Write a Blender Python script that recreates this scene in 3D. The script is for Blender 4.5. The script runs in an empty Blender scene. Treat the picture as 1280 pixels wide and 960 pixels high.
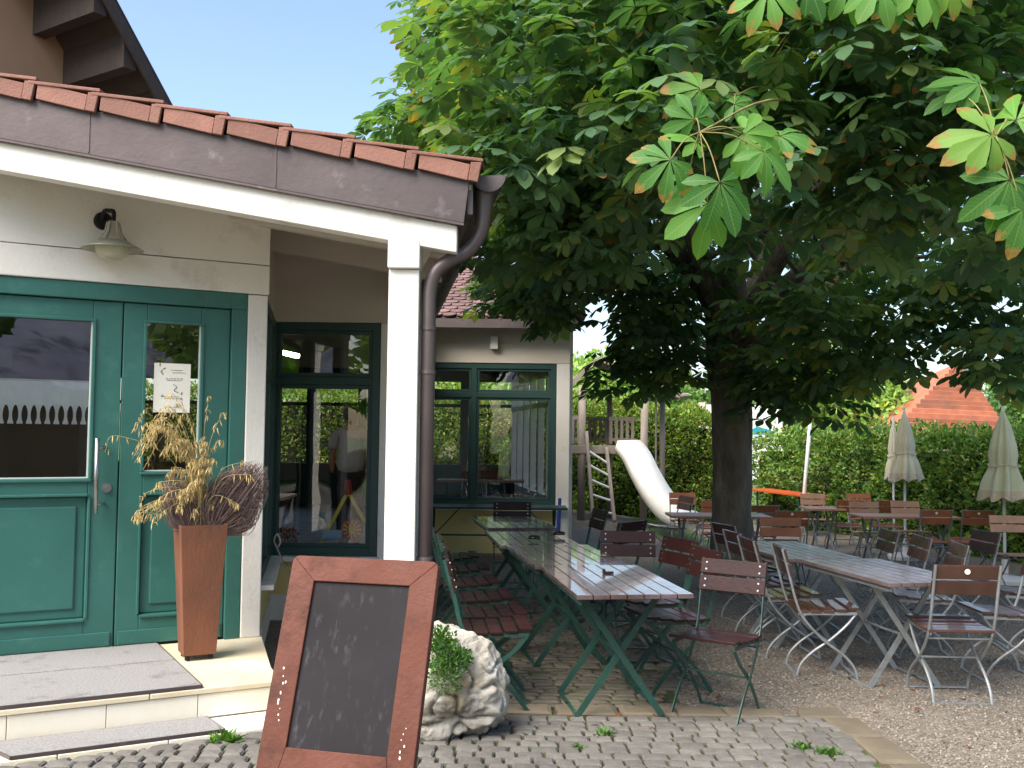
import bpy, math, random
import numpy as np
from mathutils import Vector as V, Matrix, noise
random.seed(7); RNG = np.random.default_rng(11)
S = bpy.context.scene; COL = S.collection
PI = math.pi
# ------------------------------------------------------------------ camera
F = 1230.0; PITCH = math.atan(60/F); ROLL = .012; CAM = V((0, 0, 1.65))
RM = (Matrix.Rotation(PI/2+PITCH, 3, 'X') @ Matrix.Rotation(ROLL, 3, 'Z'))
cd = bpy.data.cameras.new('camera'); cam = bpy.data.objects.new('camera', cd); COL.objects.link(cam)
cam.matrix_world = Matrix.Translation(CAM) @ RM.to_4x4()
cd.sensor_width = 36; cd.lens = F/1280*36; cd.clip_end = 3000; cd.clip_start = .05
S.camera = cam
# photo measurements: a pixel of the photo on a known plane -> a point of the place
def ray(px, py): return RM @ V(((px-640)/F, (480-py)/F, -1))
def PY(px, py, Y): d = ray(px, py); return CAM + d*(Y/d.y)
def PZ(px, py, z): d = ray(px, py); return CAM + d*((z-1.65)/d.z)
def sm(t): t = max(0, min(1, t)); return t*t*(3-2*t)
def zg(x, y): return -.02*max(0, min(y-5, 11))*sm((x-.8)/2.7)
# ------------------------------------------------------------------ materials
MATS = {}
def hexl(h):
    h = h.lstrip('#'); c = [int(h[i:i+2], 16)/255 for i in (0, 2, 4)]
    return tuple((x/12.92 if x <= .04045 else ((x+.055)/1.055)**2.4) for x in c)+(1,)
def rgba(c): return hexl(c) if isinstance(c, str) else (tuple(c)+(1,))[:4]
class NT:
    def __init__(s, name):
        m = bpy.data.materials.new(name); m.use_nodes = True; s.m = m; s.t = m.node_tree; s.t.nodes.clear()
        s.out = s.n('ShaderNodeOutputMaterial')
    def n(s, ty, **k):
        x = s.t.nodes.new(ty)
        for a, b in k.items(): setattr(x, a, b)
        return x
    def l(s, a, b): s.t.links.new(a, b)
    def ramp(s, fac, stops, mode='LINEAR'):
        r = s.n('ShaderNodeValToRGB'); r.color_ramp.interpolation = mode; e = r.color_ramp.elements
        while len(e) < len(stops): e.new(.5)
        for i, (p, c) in enumerate(stops): e[i].position = p; e[i].color = rgba(c)
        s.l(fac, r.inputs[0]); return r.outputs[0]
    def noise(s, vec, scale, detail=5, rough=.55):
        x = s.n('ShaderNodeTexNoise'); x.inputs['Scale'].default_value = scale; x.inputs['Detail'].default_value = detail
        x.inputs['Roughness'].default_value = rough; s.l(vec, x.inputs['Vector']); return x.outputs['Fac']
    def mix(s, f, a, b, bt='MIX'):
        x = s.n('ShaderNodeMix', data_type='RGBA', blend_type=bt)
        for sock, v in ((x.inputs[0], f), (x.inputs[6], a), (x.inputs[7], b)):
            if hasattr(v, 'links'): s.l(v, sock)
            else: sock.default_value = v if isinstance(v, (int, float)) else rgba(v)
        return x.outputs[2]
    def mth(s, op, a, b=0):
        x = s.n('ShaderNodeMath', operation=op)
        for i, v in enumerate((a, b)):
            if hasattr(v, 'links'): s.l(v, x.inputs[i])
            else: x.inputs[i].default_value = v
        return x.outputs[0]
def mat(name, c1, c2=None, scale=4, rough=.6, rough2=None, bump=0, bscale=30, metal=0, stretch=(1, 1, 1), spec=.5,
        objrand=0, dirt_or_glare=None, patch_pos=(.55, .75), dscale=3, attr=None, coat=0, bdist=.01):
    k = NT(name); co = k.n('ShaderNodeTexCoord').outputs['Object']
    mp = k.n('ShaderNodeMapping'); mp.inputs['Scale'].default_value = stretch; k.l(co, mp.inputs[0]); vec = mp.outputs[0]
    inf = k.n('ShaderNodeObjectInfo').outputs['Random']
    ad = k.n('ShaderNodeVectorMath', operation='ADD'); k.l(vec, ad.inputs[0])
    cx = k.n('ShaderNodeCombineXYZ'); k.l(k.mth('MULTIPLY', inf, 37.0), cx.inputs[0]); k.l(cx.outputs[0], ad.inputs[1]); vec = ad.outputs[0]
    nf = k.noise(vec, scale, 7)
    col = k.ramp(nf, [(.3, c1), (.7, c2 or c1)])
    if dirt_or_glare:
        dn = k.noise(vec, dscale, 8, .65)
        f = k.ramp(dn, [(patch_pos[0], (0, 0, 0)), (patch_pos[1], (1, 1, 1))])
        col = k.mix(f, col, dirt_or_glare)
    if objrand:
        hs = k.n('ShaderNodeHueSaturation'); k.l(col, hs.inputs['Color'])
        k.l(k.mth('ADD', k.mth('MULTIPLY', inf, objrand), 1-objrand/2), hs.inputs['Value']); col = hs.outputs[0]
    if attr:
        at = k.n('ShaderNodeAttribute', attribute_name='rnd').outputs['Fac']
        hs = k.n('ShaderNodeHueSaturation'); k.l(col, hs.inputs['Color'])
        k.l(k.mth('ADD', k.mth('MULTIPLY', at, attr), 1-attr/2), hs.inputs['Value']); col = hs.outputs[0]
    b = k.n('ShaderNodeBsdfPrincipled'); k.l(col, b.inputs['Base Color']); b.inputs['Metallic'].default_value = metal
    b.inputs['Specular IOR Level'].default_value = spec; b.inputs['Coat Weight'].default_value = coat
    if rough2 is not None:
        rr = k.n('ShaderNodeMapRange'); k.l(k.noise(vec, scale*2.3, 5), rr.inputs[0])
        rr.inputs[1].default_value = .3; rr.inputs[2].default_value = .7; rr.inputs[3].default_value = rough; rr.inputs[4].default_value = rough2
        k.l(rr.outputs[0], b.inputs['Roughness'])
    else: b.inputs['Roughness'].default_value = rough
    if bump:
        bp = k.n('ShaderNodeBump'); bp.inputs['Strength'].default_value = bump; bp.inputs['Distance'].default_value = bdist
        k.l(k.noise(vec, bscale, 6, .6), bp.inputs['Height']); k.l(bp.outputs[0], b.inputs['Normal'])
    k.l(b.outputs[0], k.out.inputs[0]); MATS[name] = k.m; return k.m
mat('green_paint', '#2d6056', '#356a60', 2, .38, .5, .15, 60, dirt_or_glare='#44776c', patch_pos=(.56, .82), dscale=6)
mat('green_dark', '#25423e', '#2c4a45', 2, .42, .55, .1, 60)
mat('white_paint', '#e6e2da', '#dcd7cd', 1.6, .5, .65, .25, 40, stretch=(1, 1, 1), dirt_or_glare='#b5ab9c', patch_pos=(.55, .85), dscale=4)
mat('shaded_white_paint', '#cfc6ba', '#beb4a8', 1.5, .6, .7, .2, 30, stretch=(.6, 1, 2))  # white paint greyed: the shade under the roof is put into its colour
mat('cream_wall', '#d5cab9', '#c9bdab', 1.2, .7, .8, .2, 50)
mat('yellow_render', '#e6d294', '#d9c384', 1.5, .85, .9, .5, 90, dirt_or_glare='#a89a72', patch_pos=(.6, .85), dscale=2)
mat('zinc', '#50464a'.replace('4a', '46'), '#5e5453', 2.5, .42, .6, .15, 25, metal=.45, dirt_or_glare='#7d7274', patch_pos=(.6, .8), dscale=6)
mat('zinc_dark', '#574e4d', '#675c5a', 3, .4, .55, .15, 25, metal=.4)
mat('roof_tile', '#8c6254', '#7b5448', 6, .75, .85, .4, 60, dirt_or_glare='#7d6a55', patch_pos=(.58, .75), dscale=12, attr=.35)
mat('roof_tile_aged', '#7f625f', '#6a5250', 6, .8, .9, .5, 60, dirt_or_glare='#6a6252', patch_pos=(.55, .75), dscale=7, attr=.5)
mat('orange_tile', '#a06247', '#8a523b', 3, .85, .9, .5, 30, attr=.5, dirt_or_glare='#7a5544', patch_pos=(.5, .7), dscale=1.2)
mat('dark_wood', '#2a211e', '#362a25', 4, .7, .8, .3, 20, stretch=(1, 6, 1))
mat('brown_wall', '#9a7f68', '#8d735e', 1, .9, .9, .2, 40)
mat('stone_tile', '#d8cdb4', '#c9b997', 2.2, .45, .6, .2, 30, dirt_or_glare='#b39468', patch_pos=(.58, .8), dscale=2.5)
mat('riser_tile', '#e8e2d4', '#dccfae', 1.3, .45, .6, .15, 30, dirt_or_glare='#c9b98f', patch_pos=(.6, .85), dscale=3)
mat('grout', '#4a453c', None, 4, .95)
mat('mat_bristle', '#7a7876', '#a09d9b', 90, .9, .95, .9, 160, stretch=(1, 1, 1), dirt_or_glare='#55504c', patch_pos=(.55, .8), dscale=4)
mat('corten', '#7a4930', '#5e3b29', 3, .7, .85, .35, 50, dirt_or_glare='#4f3226', patch_pos=(.57, .72), dscale=3.5, stretch=(1, 1, .6))
mat('board_frame', '#553024', '#643b2f', 3, .6, .75, .4, 60, dirt_or_glare='#3f2219', patch_pos=(.5, .72), dscale=7, spec=.25)
mat('steel', '#b9b9b8', '#a5a5a5', 3, .28, .4, metal=1)
mat('galvanised', '#a3a6a6', '#868a8b', 14, .42, .6, .1, 40, metal=.55, objrand=.15)
mat('green_metal', '#1a3a32', '#23483d', 6, .45, .6, .15, 50, dirt_or_glare='#4a6a5e', patch_pos=(.6, .75), dscale=18)
mat('slat_red', '#281514', '#341c19', 5, .28, .45, .15, 40, objrand=.25, spec=.22)
mat('top_red', '#44302f', '#52403f', 5, .10, .30, .12, 40, dirt_or_glare='#6f6468', patch_pos=(.45, .75), dscale=2.5, objrand=.2, coat=.7)  # the greyish patches are sky glare painted into the red top
mat('top_brown', '#5a4b48', '#6c5c57', 6, .28, .48, .15, 40, dirt_or_glare='#7a7074', patch_pos=(.45, .75), dscale=3, objrand=.2, coat=.1)  # greyish patches here paint glare onto the brown slats
mat('slat_brown', '#40281f', '#54382c', 6, .3, .5, .15, 40, objrand=.4, coat=.3)
mat('slat_orange', '#a4633f', '#8c5233', 6, .4, .6, .15, 40, objrand=.3)
mat('slat_pale', '#b98a6c', '#a57a5f', 6, .4, .6, .15, 40, objrand=.3)
mat('orange_paint', '#c85a26', '#b64c1e', 6, .45, .6)
mat('bark', '#756c60', '#4a443b', 7, .9, .95, 1.0, 16, stretch=(1, 1, .35), dirt_or_glare='#8a8f76', patch_pos=(.58, .75), dscale=5, bdist=.05)
mat('weathered_wood', '#9b8f83', '#80756a', 8, .85, .95, .4, 40, stretch=(1, 1, .2))
mat('slide_white', '#efece2', '#e4dfd0', 3, .35, .45)
mat('parasol', '#d9d2b8', '#c9c1a2', 3, .85, .9, .2, 40)
mat('parasol_green', '#ced0b4', '#bfc2a2', 3, .85, .9, .2, 40)
mat('parasol_hem', '#b8a890', '#cfc7b0', 30, .85, .9)
mat('white_metal', '#e9e7e4', '#d9d6d2', 3, .45, .55)
mat('sett', '#6c6862', '#5b5751', 14, .7, .9, .55, 55, dirt_or_glare='#5d584c', patch_pos=(.58, .8), dscale=16, attr=.35)
mat('sett_dark', '#625b4e', '#504a40', 10, .6, .85, .5, 50, dirt_or_glare='#4c5136', patch_pos=(.5, .7), dscale=5, attr=.45)
mat('joint_soil', '#2f2c1c', '#252416', 20, .95, None, .8, 60, dirt_or_glare='#3f5020', patch_pos=(.42, .58), dscale=4)
mat('edging', '#6c6250', '#5c5344', 5, .8, .9, .5, 40, dirt_or_glare='#6e5138', patch_pos=(.6, .75), dscale=5, attr=.3)
mat('pebble', '#70675c', '#8c8376', 60, .85, .9, attr=1.0)
mat('dead_leaf', '#7a4426', '#5a3322', 30, .8, .9, attr=.8)
mat('interior_tan', '#8e7a64', '#7d6a56', 1, .8, .9)
mat('interior_floor', '#5a4534', '#4a382b', 3, .4, .6)
mat('interior_ceiling', '#a59a8a', '#988d7e', 1, .8)
mat('cloth', '#f6f5f2', '#ecebe6', 20, .9)
mat('paper', '#efece0', '#e6e1d0', 8, .8)
mat('ink', '#5d554c', None, 1, .8)
mat('sprig', '#8d8450', '#6f6438', 9, .8)
mat('black_iron', '#121110', '#1c1918', 20, .8, .9)
mat('lamp_enamel', '#a6a695', '#8f8f80', 5, .3, .4, metal=.35)
mat('lamp_inside', '#3a2f3c', None, 5, .5)
mat('lamp_bright', '#dedcd0', '#cfcdc2', 5, .15, .25, metal=.7)
mat('milk_glass', '#b7b59c', '#a9a78f', 3, .2, .25)
mat('straw', '#bda66e', '#a48f5c', 30, .8, None, attr=.6)
mat('twig', '#6f5a55', '#857068', 30, .8, None, attr=.7)
mat('shirt', '#eef0ff', '#dfe2f6', 8, .9)
mat('skin', '#c08a70', None, 3, .5)
mat('hair', '#2b1e18', None, 3, .6)
mat('trousers', '#2c2c36', None, 3, .9)
mat('toy_yellow', '#e0c440', None, 3, .4); mat('toy_red', '#a5242a', None, 3, .4); mat('toy_blue', '#8fb6d8', None, 3, .4)
mat('blue_cloth', '#2d4aa0', '#243c86', 9, .7)
mat('teal', '#1f8f98', None, 3, .6)
mat('sign_white', '#e8e8e2', '#dedfd8', 2, .6)
mat('chimney', '#7d7a78', '#6a6765', 5, .9)
mat('hill', '#3f5c3a', '#2f4a30', .06, .95, None, dirt_or_glare='#5c7a4a', patch_pos=(.5, .7), dscale=.03)
mat('lawn', '#5a6b34', '#48592b', .8, .95, None, .5, 6)
mat('ashtray', '#26201f', None, 3, .15)
mat('awning', '#a9a8b8', '#7e8096', .8, .7, dirt_or_glare='#5a5a66', patch_pos=(.5, .6), dscale=.6)
mat('seal', '#c9d2cc', None, 3, .4)
# gravel
k = NT('gravel'); co = k.n('ShaderNodeTexCoord').outputs['Object']
big = k.noise(co, .55, 5); fine = k.noise(co, 38, 5, .7)
vo = k.n('ShaderNodeTexVoronoi'); vo.inputs['Scale'].default_value = 75; k.l(co, vo.inputs['Vector'])
c = k.ramp(vo.outputs['Color'], [(.1, '#5e564c'), (.5, '#82786b'), (.9, '#b0a696')])
c = k.mix(k.ramp(fine, [(.4, (0, 0, 0)), (.62, (1, 1, 1))]), c, k.ramp(k.noise(co, .9, 9, .7), [(.38, '#5a5146'), (.65, '#7e7364')]))
b = k.n('ShaderNodeBsdfPrincipled'); k.l(c, b.inputs['Base Color']); b.inputs['Roughness'].default_value = .9
bp = k.n('ShaderNodeBump'); bp.inputs['Strength'].default_value = .9; bp.inputs['Distance'].default_value = .012
k.l(k.mth('ADD', vo.outputs['Distance'], fine), bp.inputs['Height']); k.l(bp.outputs[0], b.inputs['Normal']); k.l(b.outputs[0], k.out.inputs[0]); MATS['gravel'] = k.m
# rock
k = NT('limestone'); co = k.n('ShaderNodeTexCoord').outputs['Object']
n1 = k.noise(co, 7, 8, .7); n2 = k.noise(co, 2.2, 4)
c = k.ramp(n1, [(.32, '#5f594f'), (.43, '#a19b8f'), (.7, '#c9c4b8')]); c = k.mix(k.ramp(n2, [(.55, (0, 0, 0)), (.7, (1, 1, 1))]), c, '#8f7a56')
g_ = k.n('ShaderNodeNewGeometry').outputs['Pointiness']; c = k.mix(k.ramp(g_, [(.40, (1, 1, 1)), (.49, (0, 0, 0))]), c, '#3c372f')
b = k.n('ShaderNodeBsdfPrincipled'); k.l(c, b.inputs['Base Color']); b.inputs['Roughness'].default_value = .9
bp = k.n('ShaderNodeBump'); bp.inputs['Strength'].default_value = .8; bp.inputs['Distance'].default_value = .03; k.l(n1, bp.inputs['Height']); k.l(bp.outputs[0], b.inputs['Normal'])
k.l(b.outputs[0], k.out.inputs[0]); MATS['limestone'] = k.m
# slate board with old chalk smears
k = NT('slate'); co = k.n('ShaderNodeTexCoord').outputs['Object']; mp = k.n('ShaderNodeMapping'); mp.inputs['Scale'].default_value = (34, 34, 3.2); k.l(co, mp.inputs[0])
n1 = k.noise(mp.outputs[0], 1.0, 5, .65); n2 = k.noise(co, 5.5, 3)
f = k.mth('MULTIPLY', k.ramp(n1, [(.55, (0, 0, 0)), (.78, (1, 1, 1))]), k.ramp(n2, [(.42, (0, 0, 0)), (.66, (.8, .8, .8))]))
c = k.mix(f, k.ramp(k.noise(co, 3, 5), [(.3, '#252325'), (.7, '#2d2b2d')]), '#5a585b')
b = k.n('ShaderNodeBsdfPrincipled'); k.l(c, b.inputs['Base Color']); b.inputs['Roughness'].default_value = .75; b.inputs['Specular IOR Level'].default_value = .12; k.l(b.outputs[0], k.out.inputs[0]); MATS['slate'] = k.m
# window glass
def glassmat(name, tint, refl):
    k = NT(name); tr = k.n('ShaderNodeBsdfTransparent'); tr.inputs[0].default_value = rgba(tint)
    gl = k.n('ShaderNodeBsdfGlossy'); gl.inputs['Roughness'].default_value = .0; bq = k.n('ShaderNodeBump'); bq.inputs['Strength'].default_value = .12; bq.inputs['Distance'].default_value = .02; k.l(k.noise(k.n('ShaderNodeTexCoord').outputs['Object'], 2.2, 1), bq.inputs['Height']); k.l(bq.outputs[0], gl.inputs['Normal'])
    fr = k.n('ShaderNodeFresnel'); fr.inputs[0].default_value = 1.5
    mx = k.n('ShaderNodeMixShader'); k.l(k.mth('MINIMUM', k.mth('ADD', k.mth('MULTIPLY', fr.outputs[0], 1.2), refl), 1), mx.inputs[0]); k.l(tr.outputs[0], mx.inputs[1]); k.l(gl.outputs[0], mx.inputs[2])
    k.l(mx.outputs[0], k.out.inputs[0]); MATS[name] = k.m
glassmat('glass', (.99, 1, .99), .03)
# foliage
def leafmat(name, stops, brown=None, trans=.35, bfrom=.8, rough=.6):
    k = NT(name); at = k.n('ShaderNodeAttribute', attribute_name='rnd').outputs['Fac']
    col = k.ramp(at, stops)
    if brown:
        a2 = k.n('ShaderNodeAttribute', attribute_name='tipf').outputs['Fac']; a3 = k.n('ShaderNodeAttribute', attribute_name='sick').outputs['Fac']
        co = k.n('ShaderNodeTexCoord').outputs['Object']
        nn = k.noise(co, 26, 3)
        f = k.mth('MULTIPLY', k.ramp(a3, [(bfrom, (0, 0, 0)), (bfrom+.12, (1, 1, 1))]), k.ramp(k.mth('MULTIPLY', k.mth('ADD', a2, k.mth('MULTIPLY', nn, .8)), .5), [(.60, (0, 0, 0)), (.66, (1, 1, 1))]))
        col = k.mix(f, col, k.ramp(nn, [(.4, brown[0]), (.6, brown[1])]))
    if name == 'sunlit_leaf':
        sv = k.n('ShaderNodeAttribute', attribute_name='sv').outputs['Fac']; ab = k.mth('ABSOLUTE', sv); t_ = k.n('ShaderNodeAttribute', attribute_name='tipf').outputs['Fac']
        st = k.mth('SINE', k.mth('SUBTRACT', k.mth('MULTIPLY', t_, 75.0), k.mth('MULTIPLY', ab, 14.0)))
        mid = k.ramp(ab, [(.03, (1, 1, 1)), (.09, (0, 0, 0))]); vn = k.ramp(st, [(.75, (0, 0, 0)), (1, (.45, .45, .45))])
        col = k.mix(k.mth('MAXIMUM', k.mth('MULTIPLY', mid, .5), k.mth('MULTIPLY', vn, .55)), col, '#86a058')
    b = k.n('ShaderNodeBsdfPrincipled'); k.l(col, b.inputs['Base Color']); b.inputs['Roughness'].default_value = rough; b.inputs['Specular IOR Level'].default_value = .35
    tl = k.n('ShaderNodeBsdfTranslucent'); k.l(k.mix(1.0, col, (1.0, 1.0, .45), 'MULTIPLY'), tl.inputs[0])
    hs = k.n('ShaderNodeHueSaturation'); hs.inputs['Value'].default_value = 1.7; hs.inputs['Saturation'].default_value = 1.1; k.l(tl.inputs[0].links[0].from_socket, hs.inputs['Color']); k.l(hs.outputs[0], tl.inputs[0])
    mx = k.n('ShaderNodeMixShader'); mx.inputs[0].default_value = trans; k.l(b.outputs[0], mx.inputs[1]); k.l(tl.outputs[0], mx.inputs[2]); k.l(mx.outputs[0], k.out.inputs[0]); MATS[name] = k.m
leafmat('chestnut_leaf', [(0, '#3f5d46'), (.5, '#507050'), (.9, '#648054'), (1, '#7c8850')], ('#a8783a', '#8a5a38'), .42, .9)
leafmat('sunlit_leaf', [(0, '#3a6a30'), (.4, '#4c7e38'), (.75, '#649440'), (1, '#8aa048')], ('#96602f', '#9a7c42'), .42, .55)  # brighter chestnut leaf for the near sprays, sunlight put into its colour
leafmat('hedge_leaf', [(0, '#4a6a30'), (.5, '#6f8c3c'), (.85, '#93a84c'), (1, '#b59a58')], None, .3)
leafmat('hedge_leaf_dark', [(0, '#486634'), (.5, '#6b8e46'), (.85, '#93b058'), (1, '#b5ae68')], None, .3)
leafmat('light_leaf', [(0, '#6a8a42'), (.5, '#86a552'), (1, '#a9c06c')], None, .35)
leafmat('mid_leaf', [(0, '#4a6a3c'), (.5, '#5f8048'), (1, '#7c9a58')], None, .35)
leafmat('weed_leaf', [(0, '#34551f'), (.5, '#446a2a'), (1, '#5f8438')], None, .35)
leafmat('herb_leaf', [(0, '#34552c'), (.5, '#4a6e38'), (1, '#6a8c48')], None, .3)
# ------------------------------------------------------------------ mesh building
class MB:
    def __init__(s): s.v = []; s.f = []; s.r = []; s.smooth = False
    def add(s, vs, fs, r=None):
        o = len(s.v); s.v += [tuple(p) for p in vs]; s.f += [tuple(i+o for i in f) for f in fs]
        s.r += [random.random() if r is None else r]*len(vs); return s
    def obox(s, c, ax, ay, az, hx, hy, hz, r=None):
        c = V(c); ax, ay, az = V(ax)*hx, V(ay)*hy, V(az)*hz
        vs = [c+ax*i+ay*j+az*k for k in (-1, 1) for j in (-1, 1) for i in (-1, 1)]
        return s.add(vs, [(0, 2, 3, 1), (4, 5, 7, 6), (0, 1, 5, 4), (2, 6, 7, 3), (0, 4, 6, 2), (1, 3, 7, 5)], r)
    def box(s, x0, x1, y0, y1, z0, z1, r=None):
        return s.obox(((x0+x1)/2, (y0+y1)/2, (z0+z1)/2), (1, 0, 0), (0, 1, 0), (0, 0, 1), abs(x1-x0)/2, abs(y1-y0)/2, abs(z1-z0)/2, r)
    def bar(s, a, b, w, h, up=(0, 0, 1), r=None):   # rectangular bar from a to b
        a, b = V(a), V(b); d = (b-a); L = d.length; d.normalize(); x = d.cross(V(up))
        if x.length < 1e-4: x = V((1, 0, 0))
        x.normalize(); y = x.cross(d)
        return s.obox((a+b)/2, d, x, y, L/2, w/2, h/2, r)
    def prism(s, poly, n, t, r=None):               # planar polygon extruded along n by t
        n = V(n).normalized()*t; m = len(poly); vs = [V(p) for p in poly]+[V(p)+n for p in poly]
        fs = [tuple(range(m))[::-1], tuple(range(m, 2*m))]+[(i, (i+1) % m, (i+1) % m+m, i+m) for i in range(m)]
        return s.add(vs, fs, r)
    def tube(s, pts, rad, n=8, r=None, cap=True):
        pts = [V(p) for p in pts]; m = len(pts)
        if not hasattr(rad, '__len__'): rad = [rad]*m
        vs = []; up = None
        for i, p in enumerate(pts):
            d = (pts[min(i+1, m-1)]-pts[max(i-1, 0)]).normalized()
            if up is None: up = d.orthogonal().normalized()
            up = (up-d*up.dot(d)); up = up.normalized() if up.length > 1e-5 else d.orthogonal().normalized()
            w = d.cross(up)
            for j in range(n): a = 2*PI*j/n; vs.append(p+(up*math.cos(a)+w*math.sin(a))*rad[i])
        fs = [(i*n+j, i*n+(j+1) % n, (i+1)*n+(j+1) % n, (i+1)*n+j) for i in range(m-1) for j in range(n)]
        if cap: fs += [tuple(range(n))[::-1], tuple(range((m-1)*n, m*n))]
        return s.add(vs, fs, r)
    def lathe(s, prof, c=(0, 0, 0), n=20, r=None):  # prof: (radius, z)
        c = V(c); vs = [c+V((q*math.cos(2*PI*j/n), q*math.sin(2*PI*j/n), z)) for q, z in prof for j in range(n)]
        return s.add(vs, [(i*n+j, i*n+(j+1) % n, (i+1)*n+(j+1) % n, (i+1)*n+j) for i in range(len(prof)-1) for j in range(n)], r)
    def build(s, name, m, parent=None, bevel=0, smooth=False):
        me = bpy.data.meshes.new(name); me.from_pydata(s.v, [], s.f); me.update()
        if s.r: a = me.attributes.new('rnd', 'FLOAT', 'POINT'); a.data.foreach_set('value', s.r)
        me.materials.append(MATS[m] if isinstance(m, str) else m)
        if smooth or s.smooth: me.polygons.foreach_set('use_smooth', [True]*len(me.polygons))
        o = bpy.data.objects.new(name, me); COL.objects.link(o)
        if parent:
            o.parent = parent; o.matrix_parent_inverse = Matrix.Identity(4)
            # geometry given in world space: convert to the parent's frame when asked
        if bevel: b = o.modifiers.new('b', 'BEVEL'); b.width = bevel; b.segments = 2; b.limit_method = 'ANGLE'; b.angle_limit = .6
        return o
def tag(o, label=None, cat=None, group=None, kind=None):
    for a, b in (('label', label), ('category', cat), ('group', group), ('kind', kind)):
        if b: o[a] = b
    return o
def thing(name, loc, label, cat, group=None, rz=0):
    o = bpy.data.objects.new(name, None); COL.objects.link(o); o.location = loc; o.rotation_euler = (0, 0, rz); o.empty_display_size = .2
    return tag(o, label, cat, group)
def rebase(root, parts):    # parts modelled in world space -> local to their root (translation only)
    L = V(root.location)
    for p in parts:
        p.data.transform(Matrix.Translation(-L))
def world_parts(root):
    seen = set()
    def go(o):
        for ch in o.children:
            if ch.type == 'MESH' and ch.data.name not in seen:
                seen.add(ch.data.name); ch.data.transform(Matrix.Translation(-V(root.location)))
            go(ch)
    bpy.context.view_layer.update(); go(root)
KIDS = {}
def copy_tree(o, parent=None, skip=()):
    c = o.copy(); COL.objects.link(c)
    if parent: c.parent = parent
    for ch in o.children:
        if ch.name.split('.')[0] not in skip: copy_tree(ch, c)
    return c
def catmull(P, n=5):
    P = [V(p) for p in P]; Q = [P[0]*2-P[1]]+P+[P[-1]*2-P[-2]]; out = []
    for i in range(1, len(Q)-2):
        for j in range(n):
            t = j/n; a, b, c, d = Q[i-1:i+3]
            out.append(.5*((2*b)+(c-a)*t+(2*a-5*b+4*c-d)*t*t+(3*b-a-3*c+d)*t**3))
    out.append(P[-1]); return out
# numpy instanced template -> one mesh
def scatter(name, m, TV, TF, pos, rot, sc, rnd, tip=None, sick=None, parent=None, smooth=True, sv=None):
    TV = np.asarray(TV, float); N = len(pos); nv = len(TV)
    Vs = np.einsum('nij,vj->nvi', rot, TV)*np.asarray(sc).reshape(-1, 1, 1)+pos[:, None, :]
    me = bpy.data.meshes.new(name); me.vertices.add(N*nv); me.vertices.foreach_set('co', Vs.reshape(-1).astype(np.float32))
    ls = np.array([len(f) for f in TF]); flat = np.concatenate([np.array(f) for f in TF]); nl = len(flat)
    L = (flat[None, :]+np.arange(N)[:, None]*nv).reshape(-1).astype(np.int32)
    me.loops.add(N*nl); me.loops.foreach_set('vertex_index', L)
    st = np.concatenate([[0], np.cumsum(ls)[:-1]]); P = (st[None, :]+np.arange(N)[:, None]*nl).reshape(-1).astype(np.int32)
    me.polygons.add(N*len(TF)); me.polygons.foreach_set('loop_start', P)
    try: me.polygons.foreach_set('loop_total', np.tile(ls, N).astype(np.int32))
    except Exception: pass
    me.update(calc_edges=True)
    if smooth: me.polygons.foreach_set('use_smooth', np.ones(N*len(TF), bool))
    a = me.attributes.new('rnd', 'FLOAT', 'POINT'); a.data.foreach_set('value', np.repeat(rnd, nv).astype(np.float32))
    if tip is not None: a = me.attributes.new('tipf', 'FLOAT', 'POINT'); a.data.foreach_set('value', np.tile(tip, N).astype(np.float32))
    if sick is not None: a = me.attributes.new('sick', 'FLOAT', 'POINT'); a.data.foreach_set('value', np.repeat(sick, nv).astype(np.float32))
    if sv is not None: a = me.attributes.new('sv', 'FLOAT', 'POINT'); a.data.foreach_set('value', np.tile(sv, N).astype(np.float32))
    me.materials.append(MATS[m]); me.validate()
    o = bpy.data.objects.new(name, me); COL.objects.link(o)
    if parent: o.parent = parent
    return o
def nrm(a): return a/np.maximum(np.linalg.norm(a, axis=-1, keepdims=True), 1e-9)
def basis(y, n):    # y: pointing dir, n: approx normal -> matrices with columns x,y,z
    y = nrm(y); x = nrm(np.cross(y, n)); z = np.cross(x, y); return np.stack([x, y, z], -1)
def chestnut(nl=5, fine=True, jit=0):
    TV = []; TF = []; T = []; SV = []
    for i in range(nl):
        u = (i/(nl-1)-.5)*2; a = u*math.radians(118 if nl == 7 else 100)+jit*random.uniform(-.16, .16); Ln = (1-.36*abs(u)**1.5)*(1+jit*random.uniform(-.14, .12)); dr_ = jit*random.uniform(-.12, .3); w = (.205 if nl == 7 else .245)*Ln+.012
        ca, sa = math.cos(a), math.sin(a)
        def q(t, s, zz): X, Y = s, t*Ln; TV.append((X*ca+Y*sa, -X*sa+Y*ca, zz-(.30+dr_)*t*t*Ln)); T.append(t); SV.append(s/w)
        o = len(TV)
        if fine:
            q(.03, 0, 0); q(.36, -w*.52, .02); q(.36, 0, -.012); q(.36, w*.52, .02); q(.72, -w, .02); q(.72, 0, -.02); q(.72, w, .02); q(.93, -w*.62, .0); q(.93, w*.62, 0); q(1.04, 0, -.03)
            TF += [tuple(o+j for j in f) for f in ((0, 2, 1), (0, 3, 2), (1, 2, 5, 4), (2, 3, 6, 5), (4, 5, 7), (5, 6, 8), (7, 5, 8, 9))]
        else:
            q(.03, 0, 0); q(.68, -w, .02); q(.62, 0, -.02); q(.68, w, .02); q(1.02, 0, -.02)
            TF += [tuple(o+j for j in f) for f in ((0, 2, 1), (0, 3, 2), (1, 2, 4), (2, 3, 4))]
    return np.array(TV), TF, np.array(T), np.array(SV)
L7 = [chestnut(random.choice((5, 7, 7)), True, 1) for _ in range(7)]; LEAF5 = chestnut(5, True); LEAF5S = chestnut(5, False)
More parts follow.
